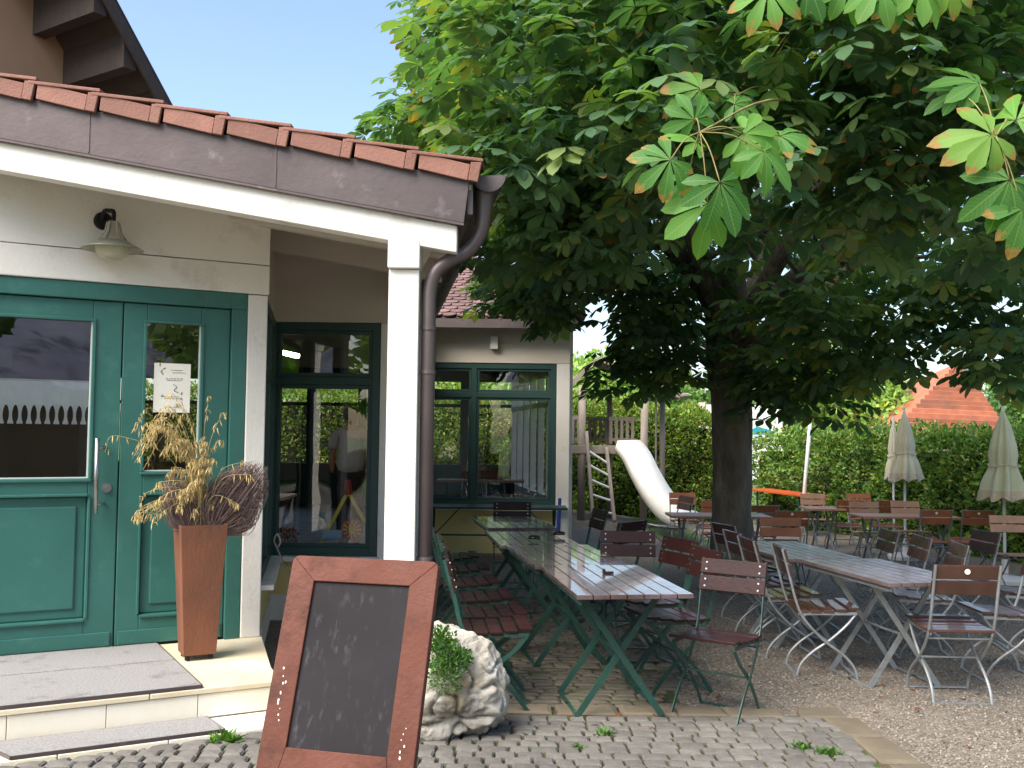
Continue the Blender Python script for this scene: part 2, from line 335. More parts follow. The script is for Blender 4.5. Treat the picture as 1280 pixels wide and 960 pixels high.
SMALL = (np.array([(0, 0, 0), (-.3, .45, .05), (.3, .45, .05), (0, 1, -.05)]), [(0, 3, 1), (0, 2, 3)])
# ------------------------------------------------------------------ ground
def sheet(name, m, xs, ys, zoff, mask=None):
    vs = [(x, y, zg(x, y)+zoff) for y in ys for x in xs]; nx = len(xs)
    fs = [(j*nx+i, j*nx+i+1, (j+1)*nx+i+1, (j+1)*nx+i) for j in range(len(ys)-1) for i in range(nx-1)]
    b = MB(); b.v = vs; b.f = fs; b.r = [0]*len(vs); return tag(b.build(name, m, smooth=True), kind='structure')
sheet('lawn', 'lawn', [-900, -100, -40]+list(range(-20, 30, 2))+[60, 200, 900], [-300, -60, -20]+list(range(-8, 30, 2))+[60, 200, 1800], -.03)
sheet('gravel', 'gravel', [-14+.5*i for i in range(72)], [-9+.5*i for i in range(66)], 0)
SW = .028       # sett tops above the gravel
bed = MB(); bed.box(-4.2, 1.86, 3.2, 5.84, -.05, .010); bed.box(-1.25, 1.05, 5.84, 9.9, -.05, .008)
tag(bed.build('paving_bed', 'joint_soil'), kind='structure')
def sett(b, x, y, hx, hy, zt, ins=.010, j=.006):
    R = random.random
    cs = [(-hx, -hy), (hx, -hy), (hx, hy), (-hx, hy)]; cs = [(x+a+(R()-.5)*2*j, y+c+(R()-.5)*2*j) for a, c in cs]
    mx = sum(c[0] for c in cs)/4; my = sum(c[1] for c in cs)/4; zt += (R()-.5)*.005
    tl = [(R()-.5)*.006 for _ in range(4)]
    k = 1-ins/min(hx, hy)
    vs = [(c[0], c[1], 0) for c in cs]+[(c[0], c[1], zt-.010) for c in cs]+[(mx+(c[0]-mx)*k, my+(c[1]-my)*k, zt+tl[i]) for i, c in enumerate(cs)]+[(mx, my, zt+.004)]
    fs = [(i, (i+1) % 4, (i+1) % 4+4, i+4) for i in range(4)]+[(i+4, (i+1) % 4+4, (i+1) % 4+8, i+8) for i in range(4)]+[(i+8, (i+1) % 4+8, 12) for i in range(4)]
    b.add(vs, fs)
b = MB(); y = 3.3; row = 0
while y < 5.74:
    d = random.uniform(.085, .1); x = -4.1+random.random()*.1
    while x < 1.80:
        w = random.uniform(.085, .15)
        sett(b, x+w/2, y+d/2+.012*math.sin(x*2.1+row*.15)+.015*math.sin(x*.9), w/2-.006, d/2-.006, SW, .007, .004)
        x += w
    y += d; row += 1
tag(b.build('cobblestone_paving', 'sett'), kind='structure')
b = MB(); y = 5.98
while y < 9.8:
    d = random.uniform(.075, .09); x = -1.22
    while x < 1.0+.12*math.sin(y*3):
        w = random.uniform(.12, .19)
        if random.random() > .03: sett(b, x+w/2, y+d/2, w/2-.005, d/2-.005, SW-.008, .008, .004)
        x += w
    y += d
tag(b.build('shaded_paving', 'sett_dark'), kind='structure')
b = MB(); x = -1.5
while x < 1.6:
    w = random.uniform(.28, .42); sett(b, x+w/2, 5.865+random.uniform(-.008, .008), w/2-.006, .095, SW+.004, .014, .012); x += w
y = 5.78
while y > 3.3:
    w = random.uniform(.28, .42); xo = 1.93+(5.78-y)*.07; sett(b, xo, y-w/2, .10, w/2-.006, SW+.004, .014, .012); y -= w
sett(b, 1.83, 5.86, .13, .1, SW+.004, .014, .02)
tag(b.build('stone_edging', 'edging'), kind='structure')
# loose pebbles over the gravel close to the camera
N = 24000; px_ = RNG.uniform(1.1, 6.5, N*2); py_ = 4.9+RNG.power(.75, N*2)*6.5
keep = ~((px_ < 2.1+(5.78-py_)*.07) & (py_ < 6.0)); px_ = px_[keep][:N]; py_ = py_[keep][:N]; N = len(px_)
pz_ = np.array([zg(a, c) for a, c in zip(px_, py_)])
T8 = (np.array([(0, 0, -.5), (.9, 0, 0), (0, .7, 0), (-.9, 0, 0), (0, -.7, 0), (0, 0, .55)]), [(0, 2, 1), (0, 3, 2), (0, 4, 3), (0, 1, 4), (5, 1, 2), (5, 2, 3), (5, 3, 4), (5, 4, 1)])
ang = RNG.uniform(0, 6.28, N); R_ = np.zeros((N, 3, 3)); R_[:, 0, 0] = np.cos(ang); R_[:, 0, 1] = -np.sin(ang); R_[:, 1, 0] = np.sin(ang); R_[:, 1, 1] = np.cos(ang); R_[:, 2, 2] = 1
tag(scatter('gravel_stones', 'pebble', T8[0], T8[1], np.stack([px_, py_, pz_+.002], 1), R_, RNG.uniform(.005, .016, N), RNG.random(N)), kind='stuff', label='loose gravel stones on the ground')
N = 900; lx = RNG.uniform(-.9, 4.5, N); ly = RNG.uniform(5.3, 11, N)
kk = (RNG.random(N) < np.where((lx > -.2) & (lx < 1.2) & (ly < 7), 1, .55)); lx = lx[kk]; ly = ly[kk]; N = len(lx)
lz = np.array([zg(a, c)+(.03 if a < 1.2 else .008) for a, c in zip(lx, ly)])
yv = np.stack([RNG.normal(0, 1, N), RNG.normal(0, 1, N), RNG.normal(0, .15, N)], 1); nv_ = np.stack([RNG.normal(0, .3, N), RNG.normal(0, .3, N), np.ones(N)], 1)
tag(scatter('fallen_leaves', 'dead_leaf', LEAF5S[0][:5]*[1.2, 1, 1], LEAF5S[1][:4], np.stack([lx, ly, lz], 1), basis(yv, nv_), RNG.uniform(.04, .09, N), RNG.random(N)), kind='stuff', label='brown fallen leaves on the paving and gravel')
def weed(px, py, r, label):
    c = PZ(px, py, .03); n = 60; a = RNG.uniform(0, 6.28, n); e = RNG.uniform(.2, 1.2, n)
    d = np.stack([np.cos(a)*np.cos(e), np.sin(a)*np.cos(e), np.sin(e)], 1)
    p = np.stack([RNG.normal(0, r*.4, n), RNG.normal(0, r*.3, n), np.full(n, -.01)], 1)
    o = scatter('weed', 'weed_leaf', SMALL[0]*[.5, 1, 1], SMALL[1], p, basis(d, np.tile([0., 0, 1], (n, 1))+.01), RNG.uniform(.03, .07, n)*r/.07, RNG.random(n))
    o.location = c; tag(o, label, 'weed', 'weeds between the cobblestones')
weed(282, 925, .09, 'green weed tuft at the foot of the lower step')
weed(757, 917, .06, 'small green weed in the cobbles below the near green table')
weed(1003, 934, .06, 'green weed in the cobbles, left of the pair near the edging')
weed(1036, 941, .06, 'green weed in the cobbles, right of the pair near the edging')
weed(722, 934, .04, 'tiny green weed in the cobbles right of the white rock')
# ------------------------------------------------------------------ restaurant building
HP = .213
C0 = PZ(298, 797, HP); A = math.radians(28.0)
U = V((math.cos(A), math.sin(A), 0)); W = V((math.sin(A), -math.cos(A), 0)); Z = V((0, 0, 1))
def DW(s, o, z): return V((C0.x, C0.y, 0))+U*s+W*o+Z*z
def wpt(px, py, o=0):   # pixel -> (s, z) on the door wall plane pushed out by o
    d = ray(px, py); P0 = V((C0.x, C0.y, 0))+W*o; t = (P0-CAM).dot(W)/d.dot(W); q = CAM+d*t
    return (q-P0).dot(U), q.z
def wbox(b, s0, s1, z0, z1, o0, o1): return b.obox(DW((s0+s1)/2, (o0+o1)/2, (z0+z1)/2), U, W, Z, abs(s1-s0)/2, abs(o1-o0)/2, abs(z1-z0)/2)
BLD = thing('restaurant_building', (-2.2, 9.5, 0), 'low restaurant annexe with white timber, green windows and red tiled roof', 'building')
def part(b, name, m, parent=BLD, bevel=0, smooth=False, label=None):
    o = b.build(name, m, parent, bevel, smooth)
    if label: o['label'] = label
    return o
def roofz(x, y): return 3.70-.172*(x+.133*(y-5.75)+2.99)
ZT = 2.59
# door wall: frame, two leaves, posts, boards
b = MB(); wbox(b, -2.0, 0, ZT-.11, ZT, -.06, .03); wbox(b, -.105, 0, HP, ZT-.11, -.06, .03); wbox(b, -2.0, -1.9, HP, ZT-.11, -.06, .03); DF = part(b, 'door_frame', 'green_paint', bevel=.006)
def leaf(s0, s1, g0, g1, gz0, gz1, name):
    z0, z1 = HP+.015, ZT-.115; b = MB(); o0, o1 = -.05, .0
    wbox(b, s0, g0, z0, z1, o0, o1); wbox(b, g1, s1, z0, z1, o0, o1); wbox(b, g0, g1, gz1, z1, o0, o1)
    wbox(b, g0, g1, 1.20, gz0, o0, o1); wbox(b, g0, g1, z0, .42, o0, o1)
    L = part(b, name, 'green_paint', bevel=.005)
    b = MB(); wbox(b, g0, g1, .42, 1.20, -.045, -.022); wbox(b, g0+.06, g1-.06, .48, 1.14, -.03, -.008); part(b, 'panel', 'green_paint', L, .01)
    b = MB(); wbox(b, g0-.02, g1+.02, gz0-.022, gz0-.002, 0, .018); wbox(b, g0-.02, g0+.0, gz0, gz1, 0, .012); wbox(b, g1, g1+.02, gz0, gz1, 0, .012); wbox(b, g0-.02, g1+.02, gz1, gz1+.02, 0, .012)
    wbox(b, g0, g1, .40, .418, 0, .02); wbox(b, g0-.02, g0-.002, .42, 1.2, 0, .01); wbox(b, g1+.002, g1+.02, .42, 1.2, 0, .01); wbox(b, g0, g1, 1.202, 1.22, 0, .02); wbox(b, s0+.02, s1-.02, HP+.02, HP+.11, 0, .014); part(b, 'moulding', 'green_paint', L, .004)
    b = MB(); wbox(b, g0, g1, gz0, gz1, -.03, -.027); part(b, 'glass', 'glass', L)
    b = MB(); wbox(b, g1-.010, g1-.001, gz0+.008, gz1, -.022, -.008); wbox(b, g0, g1, gz0+.001, gz0+.008, -.022, -.008); part(b, 'glazing_bead', 'seal', L)
    return L
sA = wpt(148, 600)[0]
gr0, gr1 = wpt(182, 480)[0], wpt(250, 480)[0]
LR = leaf(sA+.004, -.109, gr0, gr1, 1.36, wpt(215, 405)[1], 'door')
gl1 = wpt(114, 480)[0]; gzt = wpt(100, 401)[1]; gzb = wpt(100, 598)[1]
LL = leaf(-1.895, sA-.004, -1.74, gl1, gzb, gzt, 'door')
# handle
s, zt = wpt(122, 548, .07); zb = wpt(122, 642, .07)[1]
b = MB(); b.tube([DW(s, .07, zb), DW(s, .07, zt)], .014, 12); part(b, 'handle', 'steel', LL, smooth=True)
b = MB()
for z in (zb+.06, zt-.06): b = MB(); b.tube([DW(s, .07, z), DW(s+.05, .035, z), DW(s+.055, 0, z)], .009, 8); part(b, 'handle_bracket', 'steel', LL, smooth=True)
s2, z2 = wpt(133, 610); b = MB(); b.tube([DW(s2, 0, z2), DW(s2, .012, z2)], .03, 16); b.tube([DW(s2, .012, z2), DW(s2, .026, z2)], .014, 12); part(b, 'lock', 'steel', LL)
# cafe curtain behind the left pane
cz = wpt(60, 476)[1]; cb = wpt(60, 530)[1]; b = MB(); s0 = -1.74; s1 = gl1-.01; pr_ = (s1-s0)/14; vs = []; fs = []; hh_ = (cz-cb)*.44
lv_ = [(1, .5), (.92, .34), (.78, .24), (.6, .17), (.4, .16), (.22, .22), (.1, .32), (.0, .34)]
for q in range(14):
    sc_ = s0+pr_*(q+.5); o_ = len(vs)
    for zz, hw_ in [((cz-cb)/hh_, .5)]+lv_:
        for sg_ in (-1, 1): t_ = sc_+sg_*hw_*pr_; vs.append(DW(t_, -.046+.005*math.sin(t_*55), cb+hh_*zz))
    for l in range(len(lv_)): a_ = o_+2*l; fs.append((a_, a_+1, a_+3, a_+2))
b.add(vs, fs); o = part(b, 'lace_curtain', 'cloth', LL)
b = MB(); b.tube([DW(s0, -.044, cz+.004), DW(s1, -.044, cz+.004)], .006, 6); part(b, 'curtain_rod', 'white_paint', LL)
# posts & boards of the door wall
b = MB(); wbox(b, .003, .14, HP, ZT-.003, -.10, .035); part(b, 'corner_post', 'white_paint', bevel=.008)
zb1 = wpt(160, 316, .05)[1]; zt1 = 3.62
b = MB(); wbox(b, -2.4, .145, ZT+.003, zb1-.003, -.08, .045); part(b, 'lintel_board', 'white_paint', bevel=.006)
b = MB()
q = [DW(-2.4, .04, zb1+.003), DW(.145, .04, zb1+.003), DW(.145, .04, 3.42), DW(-2.4, .04, 3.5)]
b.prism(q, -W, .12); part(b, 'upper_wall', 'white_paint', bevel=.004)
b = MB(); wbox(b, -2.4, -2.003, HP-.2, ZT, -.08, .03); part(b, 'corner_post', 'white_paint', bevel=.008)
eL = DW(-2.4, 0, 0)
b = MB(); b.box(eL.x-4.5, eL.x, eL.y+.02, eL.y+.2, 0, 3.6); part(b, 'wall', 'cream_wall')
# recess side wall between the door corner and the bay window
E0 = DW(.14, -.10, 0); bayY = PZ(400, 694, .60).y; bayY = 8.63
E1 = PY(337, 600, bayY); E1.z = 0; sd = (E1-E0); sl = sd.length; sdn = sd.normalized(); sn = V((sdn.y, -sdn.x, 0))
def SW_(b, t0, t1, z0, z1, o0, o1): return b.obox(E0+sdn*(t0+t1)/2+sn*(o0+o1)/2+Z*(z0+z1)/2, sdn, sn, Z, (t1-t0)/2, abs(o1-o0)/2, (z1-z0)/2)
ZS = .56
b = MB(); SW_(b, 0, sl, 0, ZS-.05, -.15, .02); part(b, 'side_wall', 'yellow_render')
b = MB(); SW_(b, 0, sl-.0, 0, .2, .021, .035); part(b, 'plinth', 'white_paint')
b = MB(); SW_(b, 0, sl, ZT+.003, 3.4, -.12, .01); part(b, 'side_wall', 'shaded_white_paint')
b = MB(); SW_(b, -.02, sl-.03, ZS-.048, ZS-.012, -.12, .12); part(b, 'window_sill', 'white_paint', bevel=.005)
b = MB()
for t0, t1 in ((0, .09), (sl/2-.05, sl/2+.05), (sl-.09, sl)): SW_(b, t0, t1, ZS-.01, ZT, -.07, .03)
for z0, z1 in ((ZS-.01, ZS+.09), (2.02, 2.12), (ZT-.09, ZT)):
    SW_(b, .09, sl/2-.05, z0, z1, -.068, .028); SW_(b, sl/2+.05, sl-.09, z0, z1, -.068, .028)
WS = part(b, 'window', 'green_dark', bevel=.005); b = MB()
SW_(b, .09, sl-.09, ZS+.09, ZT-.09, -.02, -.014); part(b, 'pane', 'glass', WS)
# bay window front
def window(x0, x1, Y, z0, z1, mull, trans, fw=.07, parent=BLD, sub=.035, m='green_dark'):
    b = MB(); b.box(x0, x0+fw, Y-.03, Y+.06, z0, z1); b.box(x1-fw, x1, Y-.03, Y+.06, z0, z1)
    b.box(x0+fw, x1-fw, Y-.03, Y+.06, z1-fw, z1); b.box(x0+fw, x1-fw, Y-.03, Y+.06, z0, z0+fw)
    edges = [x0+fw]+[e for mm in mull for e in (mm-fw/2, mm+fw/2)]+[x1-fw]
    for mm in mull: b.box(mm-fw/2, mm+fw/2, Y-.028, Y+.058, z0+fw, z1-fw)
    for i in range(0, len(edges), 2):
        if trans: b.box(edges[i], edges[i+1], Y-.026, Y+.056, trans-fw/2, trans+fw/2)
        zz = [z0+fw]+([trans-fw/2, trans+fw/2] if trans else [])+[z1-fw]
        for j in range(0, len(zz), 2):
            a0, a1, c0, c1 = edges[i], edges[i+1], zz[j], zz[j+1]
            for q in ((a0, a0+sub, c0, c1), (a1-sub, a1, c0, c1), (a0+sub, a1-sub, c0, c0+sub), (a0+sub, a1-sub, c1-sub, c1)): b.box(q[0], q[1], Y-.012, Y+.045, q[2], q[3])
    o = part(b, 'window', m, parent, bevel=.004); b = MB()
    b.box(x0+fw, x1-fw, Y+.008, Y+.014, z0+fw, z1-fw); part(b, 'pane', 'glass', o)
    return o
bx0, bx1 = PY(335, 550, bayY).x, PY(474, 550, bayY).x
window(bx0, bx1, bayY, ZS, ZT, [], PY(400, 476, bayY).z)
b = MB(); b.box(bx0-.02, bx1+.02, bayY-.10, bayY+.05, ZS-.05, ZS-.004); part(b, 'window_sill', 'white_paint', bevel=.006)
XR = -.82
b = MB(); b.box(bx0-.02, XR-.003, bayY-.02, bayY+.12, 0, ZS-.053); part(b, 'front_wall', 'yellow_render')
b = MB(); b.box(bx0-.0, XR-.003, bayY-.035, bayY-.021, 0, .22); part(b, 'plinth', 'white_paint')
b = MB(); b.box(bx1+.003, XR-.003, bayY-.04, bayY+.1, ZS-.05, ZT); part(b, 'corner_post', 'white_paint', bevel=.006)
b = MB(); b.prism([(bx0-.05, bayY-.03, ZT+.003), (XR-.003, bayY-.03, ZT+.003), (XR-.003, bayY-.03, roofz(XR, bayY)-.2), (bx0-.05, bayY-.03, roofz(bx0, bayY)-.2)], (0, 1, 0), .14)
part(b, 'upper_wall', 'shaded_white_paint')
FY = 13.5; fx0, fx1 = -1.22, PY(712, 500, FY).x
P0, P1 = V((XR, bayY, 0)), V((fx0, FY, 0)); d = (P1-P0).normalized(); nn = V((d.y, -d.x, 0))
b = MB(); b.prism([P0, P1, P1+Z*3.1, P0+Z*3.1], -nn, .15); part(b, 'side_wall', 'cream_wall')
# back facade
wx0, wx1 = PY(540, 540, FY).x-.55, PY(695, 540, FY).x; zsl = .64
window(wx0, wx1, FY, zsl, ZT, [PY(592, 540, FY).x, ], PY(640, 494, FY).z, .075)
b = MB(); b.box(fx0, fx1, FY-.02, FY+.12, 0, zsl-.055); part(b, 'front_wall', 'yellow_render')
b = MB(); b.box(fx0, fx1-.02, FY-.1, FY+.05, zsl-.052, zsl-.004); part(b, 'window_sill', 'white_paint')
b = MB(); b.box(wx1+.003, fx1, FY-.04, FY+.1, 0, ZT); part(b, 'corner_post', 'white_paint', bevel=.006)
b = MB(); b.box(fx0, fx1, FY-.045, FY+.1, ZT+.003, 2.86); b.box(fx0, fx1, FY-.03, FY+.1, 2.862, 3.12); part(b, 'upper_wall', 'cream_wall', bevel=.004)
b = MB(); b.box(-.3, -.2, FY-.14, FY-.05, 2.78, 2.95); part(b, 'rafter_end', 'white_paint')
# glazed right side wall (runs away from the camera) and far end wall
RX1 = V((fx1-.75, 19.2, 0)); P0 = V((fx1, FY+.1, 0)); d = (RX1-P0); L = d.length; d.normalize(); nn = V((d.y, -d.x, 0))
def RW(b, t0, t1, z0, z1, o0=-.05, o1=.05): b.obox(P0+d*(t0+t1)/2+nn*(o0+o1)/2+Z*(z0+z1)/2, d, nn, Z, (t1-t0)/2, (o1-o0)/2, (z1-z0)/2)
b = MB(); RW(b, 0, L, 0, zsl-.05); RW(b, 0, L, ZT+.003, 3.1); part(b, 'side_wall', 'white_paint')
b = MB(); n = 7
for i in range(n+1): RW(b, L*i/n-.05 if i else 0, L*i/n+.05, zsl-.047, ZT)
for z in (zsl-.045, 2.05, ZT-.08):
    for i in range(n): RW(b, L*i/n+.052, L*(i+1)/n-.052, z, z+.08, -.048, .048)
part(b, 'window', 'white_paint', bevel=.004)
BY = 19.2; bxl = -8
b = MB(); b.box(bxl, RX1.x, BY, BY+.15, 0, 1.0); b.box(bxl, RX1.x, BY, BY+.15, 2.62, 3.1); x = bxl
while x < RX1.x: b.box(x, x+.16, BY+.002, BY+.148, 1.0, 2.62); b.box(x+.16, x+1.0, BY+.04, BY+.1, 2.12, 2.18); x += 1.0
part(b, 'rear_wall', 'green_dark')
b = MB(); b.box(bxl-.15, bxl, 6, BY, 0, 3.1); part(b, 'side_wall', 'interior_tan')
b = MB(); b.prism([(bxl, eL.y+.2, .02), (eL.x, eL.y+.2, .02), C0*1+V((0, .1, .02-HP)), (E1.x, bayY+.1, .02), (XR-.2, bayY+.1, .02), (fx0-.1, FY+.1, .02), (fx1-.1, FY+.15, .02), (RX1.x-.1, BY, .02), (bxl, BY, .02)], Z, HP-.04); part(b, 'floor', 'interior_floor')
b = MB(); b.prism([(bxl, eL.y+.2, 2.86), (eL.x, eL.y+.2, 2.86), DW(0, -.15, 2.86), (E1.x-.15, bayY+.13, 2.86), (XR-.2, bayY+.13, 2.86), (fx0-.15, FY+.12, 2.86), (fx1-.1, FY+.12, 2.86), (RX1.x-.1, BY, 2.86), (bxl, BY, 2.86)], Z, .04); part(b, 'ceiling', 'interior_ceiling')
b = MB(); a0 = PY(341, 438, 10.2); a1 = PY(372, 445, 10.6); b.bar(a0, a1, .05, .04)
k = NT('tube_light'); e = k.n('ShaderNodeEmission'); e.inputs[0].default_value = (1, .93, .8, 1); e.inputs[1].default_value = 14; k.l(e.outputs[0], k.out.inputs[0]); MATS['tube_light'] = k.m
part(b, 'ceiling_lamp', 'tube_light')
# ---- main roof
VY = 5.72
def rz_(x, dz, y=VY): return roofz(x, y)+dz
XL = -7.0; xe = lambda y: PY(600, 205, VY).x-.133*(y-VY)   # eave x at depth y
xE = xe(VY)
# verge measured heights at the verge plane
def fz(x): return roofz(x, VY)
xf1 = PY(587, 240, VY).x; xb1 = PY(571, 290, VY).x
b = MB(); b.prism([(XL, VY-.02, fz(XL)-.105), (xf1, VY-.02, fz(xf1)-.105), (xf1-.03, VY-.02, fz(xf1)-.365), (XL, VY-.02, fz(XL)-.37)], (0, 1, 0), .03); part(b, 'fascia', 'zinc', bevel=.003)
b = MB(); b.prism([(XL, VY-.026, fz(XL)-.372), (xf1-.03, VY-.026, fz(xf1)-.367), (xf1-.03, VY-.026, fz(xf1)-.380), (XL, VY-.026, fz(XL)-.385)], (0, 1, 0), .03)
for xx in (-2.5, -.9-.5): b.box(xx-.004, xx+.004, VY-.024, VY-.0205, fz(xx)-.36, fz(xx)-.11)
part(b, 'fascia_trim', 'zinc')
b = MB(); b.prism([(XL, VY+.012, fz(XL)-.386), (xb1, VY+.012, fz(xb1)-.386), (xb1, VY+.012, fz(xb1)-.545), (XL, VY+.012, fz(XL)-.56)], (0, 1, 0), .14); part(b, 'verge_beam', 'white_paint', bevel=.006)
pz0, pz1 = PY(482, 500, VY+.03).x, PY(522, 500, VY+.03).x; pxm = (pz0+pz1)/2
b = MB(); b.box(pz0+.004, pz1-.004, VY+.04, VY+.2, 0, 2.60); part(b, 'post', 'white_paint', bevel=.006)
b = MB(); b.box(pz0, pz1, VY+.005, VY+.21, 2.604, fz(pxm)-.53); part(b, 'post_head', 'white_paint', bevel=.006)
# soffit boards under the tiles, following the eave
def rp(x, y, dz): return V((x, y, roofz(x, y)+dz))
b = MB(); yb = 12.6
P = [rp(XL, VY+.012, -.16), rp(xe(VY)-.05, VY+.012, -.16), rp(xe(yb)-.05, yb, -.16), rp(XL, yb, -.16)]
b.prism(P, (0, 0, 1), .03); part(b, 'soffit', 'shaded_white_paint')
for y in (6.75, 7.75):
    b = MB(); xa, xb = (-2.0, xe(y)-.1); b.prism([rp(xa, y, -.40), rp(xb, y, -.40), rp(xb, y, -.163), rp(xa, y, -.163)], (0, 1, 0), .1); part(b, 'rafter', 'shaded_white_paint', bevel=.004)
P0r = rp(xe(VY)-.32, VY+.16, -.40); P1r = rp(xe(9.5)-.32, 8.6, -.40); b = MB(); b.bar(P0r, P1r, .12, .2); part(b, 'eave_beam', 'shaded_white_paint')
b = MB(); P = [rp(xe(VY)-.04, VY+.02, -.30), rp(xe(yb)-.04, yb, -.30), rp(xe(yb)-.04, yb, -.06), rp(xe(VY)-.04, VY+.02, -.06)]; b.prism(P, (-1, -.133, 0), .03); part(b, 'eave_board', 'zinc_dark')
# tiles: courses stepped down the slope, verge tiles with hanging lip
b = MB(); g = .374; x = xE+.02; i = 0; tl = MB()
while x > XL:
    x0 = x-g-.05; x1 = x
    za, zb_ = fz(x0)-.005, fz(x1)+.022
    tl.prism([(x0, VY-.06, za), (x1, VY-.06, zb_), (x1, VY-.06, zb_-.02), (x0, VY-.06, za-.02)], (0, 1, 0), .26)
    tl.prism([(x0+.055, VY-.052, za-.012), (x1-.075, VY-.052, zb_-.034), (x1-.09, VY-.052, zb_-.128), (x0+.045, VY-.052, za-.108)], (0, 1, 0), .02)
    tl.prism([(x1-.071, VY-.058, zb_-.021), (x1-.008, VY-.058, zb_-.021), (x1-.03, VY-.058, zb_-.138), (x1-.086, VY-.058, zb_-.128)], (0, 1, 0), .03)
    dy = .2; y = VY+.2
    while y < 12.4:
        xs = x-.133*(y-VY); q = [rp(xs-g-.05, y, -.005), rp(xs, y, .022), rp(xs-.133*.3, y+.296, .022), rp(xs-g-.05-.133*.3, y+.296, -.005)]
        b.prism(q, (0, 0, -1), .02); y += .3
    x -= g; i += 1
part(tl, 'verge_tiles', 'roof_tile', bevel=.004); part(b, 'roof', 'roof_tile')
# gutter and downpipe
gc = PY(611, 219, VY+.08); gr = .098; b = MB(); vs = []; n = 12; fs = []
def gp(y, a, r): c = V((gc.x-.133*(y-gc.y)*1.0, y, gc.z)); return c+V((math.cos(a)*r, 0, math.sin(a)*r))
for y in (gc.y, 12.6):
    for r in (gr, gr-.006):
        for j in range(n+1): vs.append(gp(y, PI+PI*j/n, r))
m = n+1
for j in range(n):
    fs += [(j, j+1, 2*m+j+1, 2*m+j), (m+j, 3*m+j, 3*m+j+1, m+j+1)]
b.add(vs, fs); e = [gp(gc.y+.004, PI+PI*j/n, gr-.002) for j in range(n+1)]; b.prism(e, (0, 1, 0), .006)
b.tube([gp(gc.y, PI*0, gr+.004), gp(12.6, 0, gr+.004)], .01, 6); b.tube([gp(gc.y-.003, PI+PI*j/n, gr) for j in range(n+1)], .005, 5)
part(b, 'gutter', 'zinc_dark', smooth=False)
pts = [PY(606, 238, VY+.16), PY(605, 262, VY+.16), PY(601, 290, VY+.16), PY(585, 314, VY+.15), PY(561, 326, VY+.13), PY(544, 341, VY+.12), PY(537, 366, VY+.12), PY(536, 400, VY+.12)]
pts = catmull(pts, 6); bt = V((pts[-1].x, pts[-1].y, .0)); rr = [.062-.02*min(1, i/14) for i in range(len(pts))]
b = MB(); b.tube(pts+[bt], rr+[.042], 16); part(b, 'downpipe', 'zinc_dark', smooth=True)
c = pts[-1]
for z in (c.z-.05, 2.0, .9): b = MB(); b.tube([(c.x, c.y, z-.012), (c.x, c.y, z+.012)], .047, 16); part(b, 'pipe_clamp', 'zinc_dark')
# ---- rear roof with beaver tail tiles (front face and right hip)
EZ = 3.17; ex1 = fx1+.12; apex = V((-1.6, 17.6, 5.1)); bk = V((-1.6, 17.6, 5.1))
fl = V((-6.2, FY-.35, EZ)); fr = V((ex1, FY-.35, EZ)); rr_ = V((ex1-.6, 20.5, EZ))
b = MB(); b.add([fl, fr, apex, (-6.2, 17.6, 5.1)], [(0, 1, 2, 3)]); b.add([fr, rr_, apex+V((0, .1, 0))], [(0, 1, 2)]); b.add([(-6.2, 17.6, 5.1), apex, rr_, (-6.2, 20.5, EZ)], [(0, 1, 2, 3)]); part(b, 'roof', 'roof_tile_aged')
def tiles(b, o, ux, uy, n, wx, wy, inside):
    # ux along the eave, uy up the slope
    tw, gau = .19, .155; r = 0; L = wy
    while r*gau < wy:
        x = -(r % 2)*tw/2
        while x < wx:
            cx, cy = x+tw/2, r*gau
            if inside(cx/wx, (cy+gau)/wy):
                P = [(-tw/2+.006, gau*1.15), (tw/2-.006, gau*1.15), (tw/2-.006, .03), (tw*.36, .0), (tw*.18, -.022), (0, -.03), (-tw*.18, -.022), (-tw*.36, 0), (-tw/2+.006, .03)]
                b.prism([o+ux*(cx+p[0])+uy*(cy+p[1])+n*(.012+(.0 if p[1] > .1 else .02)) for p in P], n, .016)
            x += tw
        r += 1
ux = (fr-fl).normalized(); uy = (V((-1.6, 17.6, 5.1))-V((-1.6, FY-.35, EZ))).normalized(); n_ = ux.cross(uy); o_ = V((-1.9, FY-.35, EZ)); wy = 4.6
b = MB(); wxx = ex1+1.9
tiles(b, o_, ux, uy, n_, wxx, wy, lambda a, c: c < .99 and a*wxx-1.9 < ex1+(-1.6-ex1)*c-.03); part(b, 'roof_tiles', 'roof_tile_aged')
b = MB(); q = 12
for i in range(q): a = fr.lerp(apex, i/q); c = fr.lerp(apex, (i+1.15)/q); b.tube([a+Z*.04, c+Z*.07], .09, 8)
part(b, 'hip_tiles', 'roof_tile_aged')
b = MB(); b.box(-1.2, ex1, FY-.38, FY-.30, EZ-.13, EZ-.01); b.box(-1.2, ex1, FY-.30, FY, EZ-.06, EZ-.03); part(b, 'eave_gutter', 'zinc_dark')
b = MB(); b.prism([(ex1-.03, FY-.3, EZ-.1), (ex1-.6, 20.4, EZ-.1), (ex1-.6, 20.4, EZ), (ex1-.03, FY-.3, EZ)], (-1, 0, 0), .03); part(b, 'eave_board', 'zinc_dark')
world_parts(BLD)
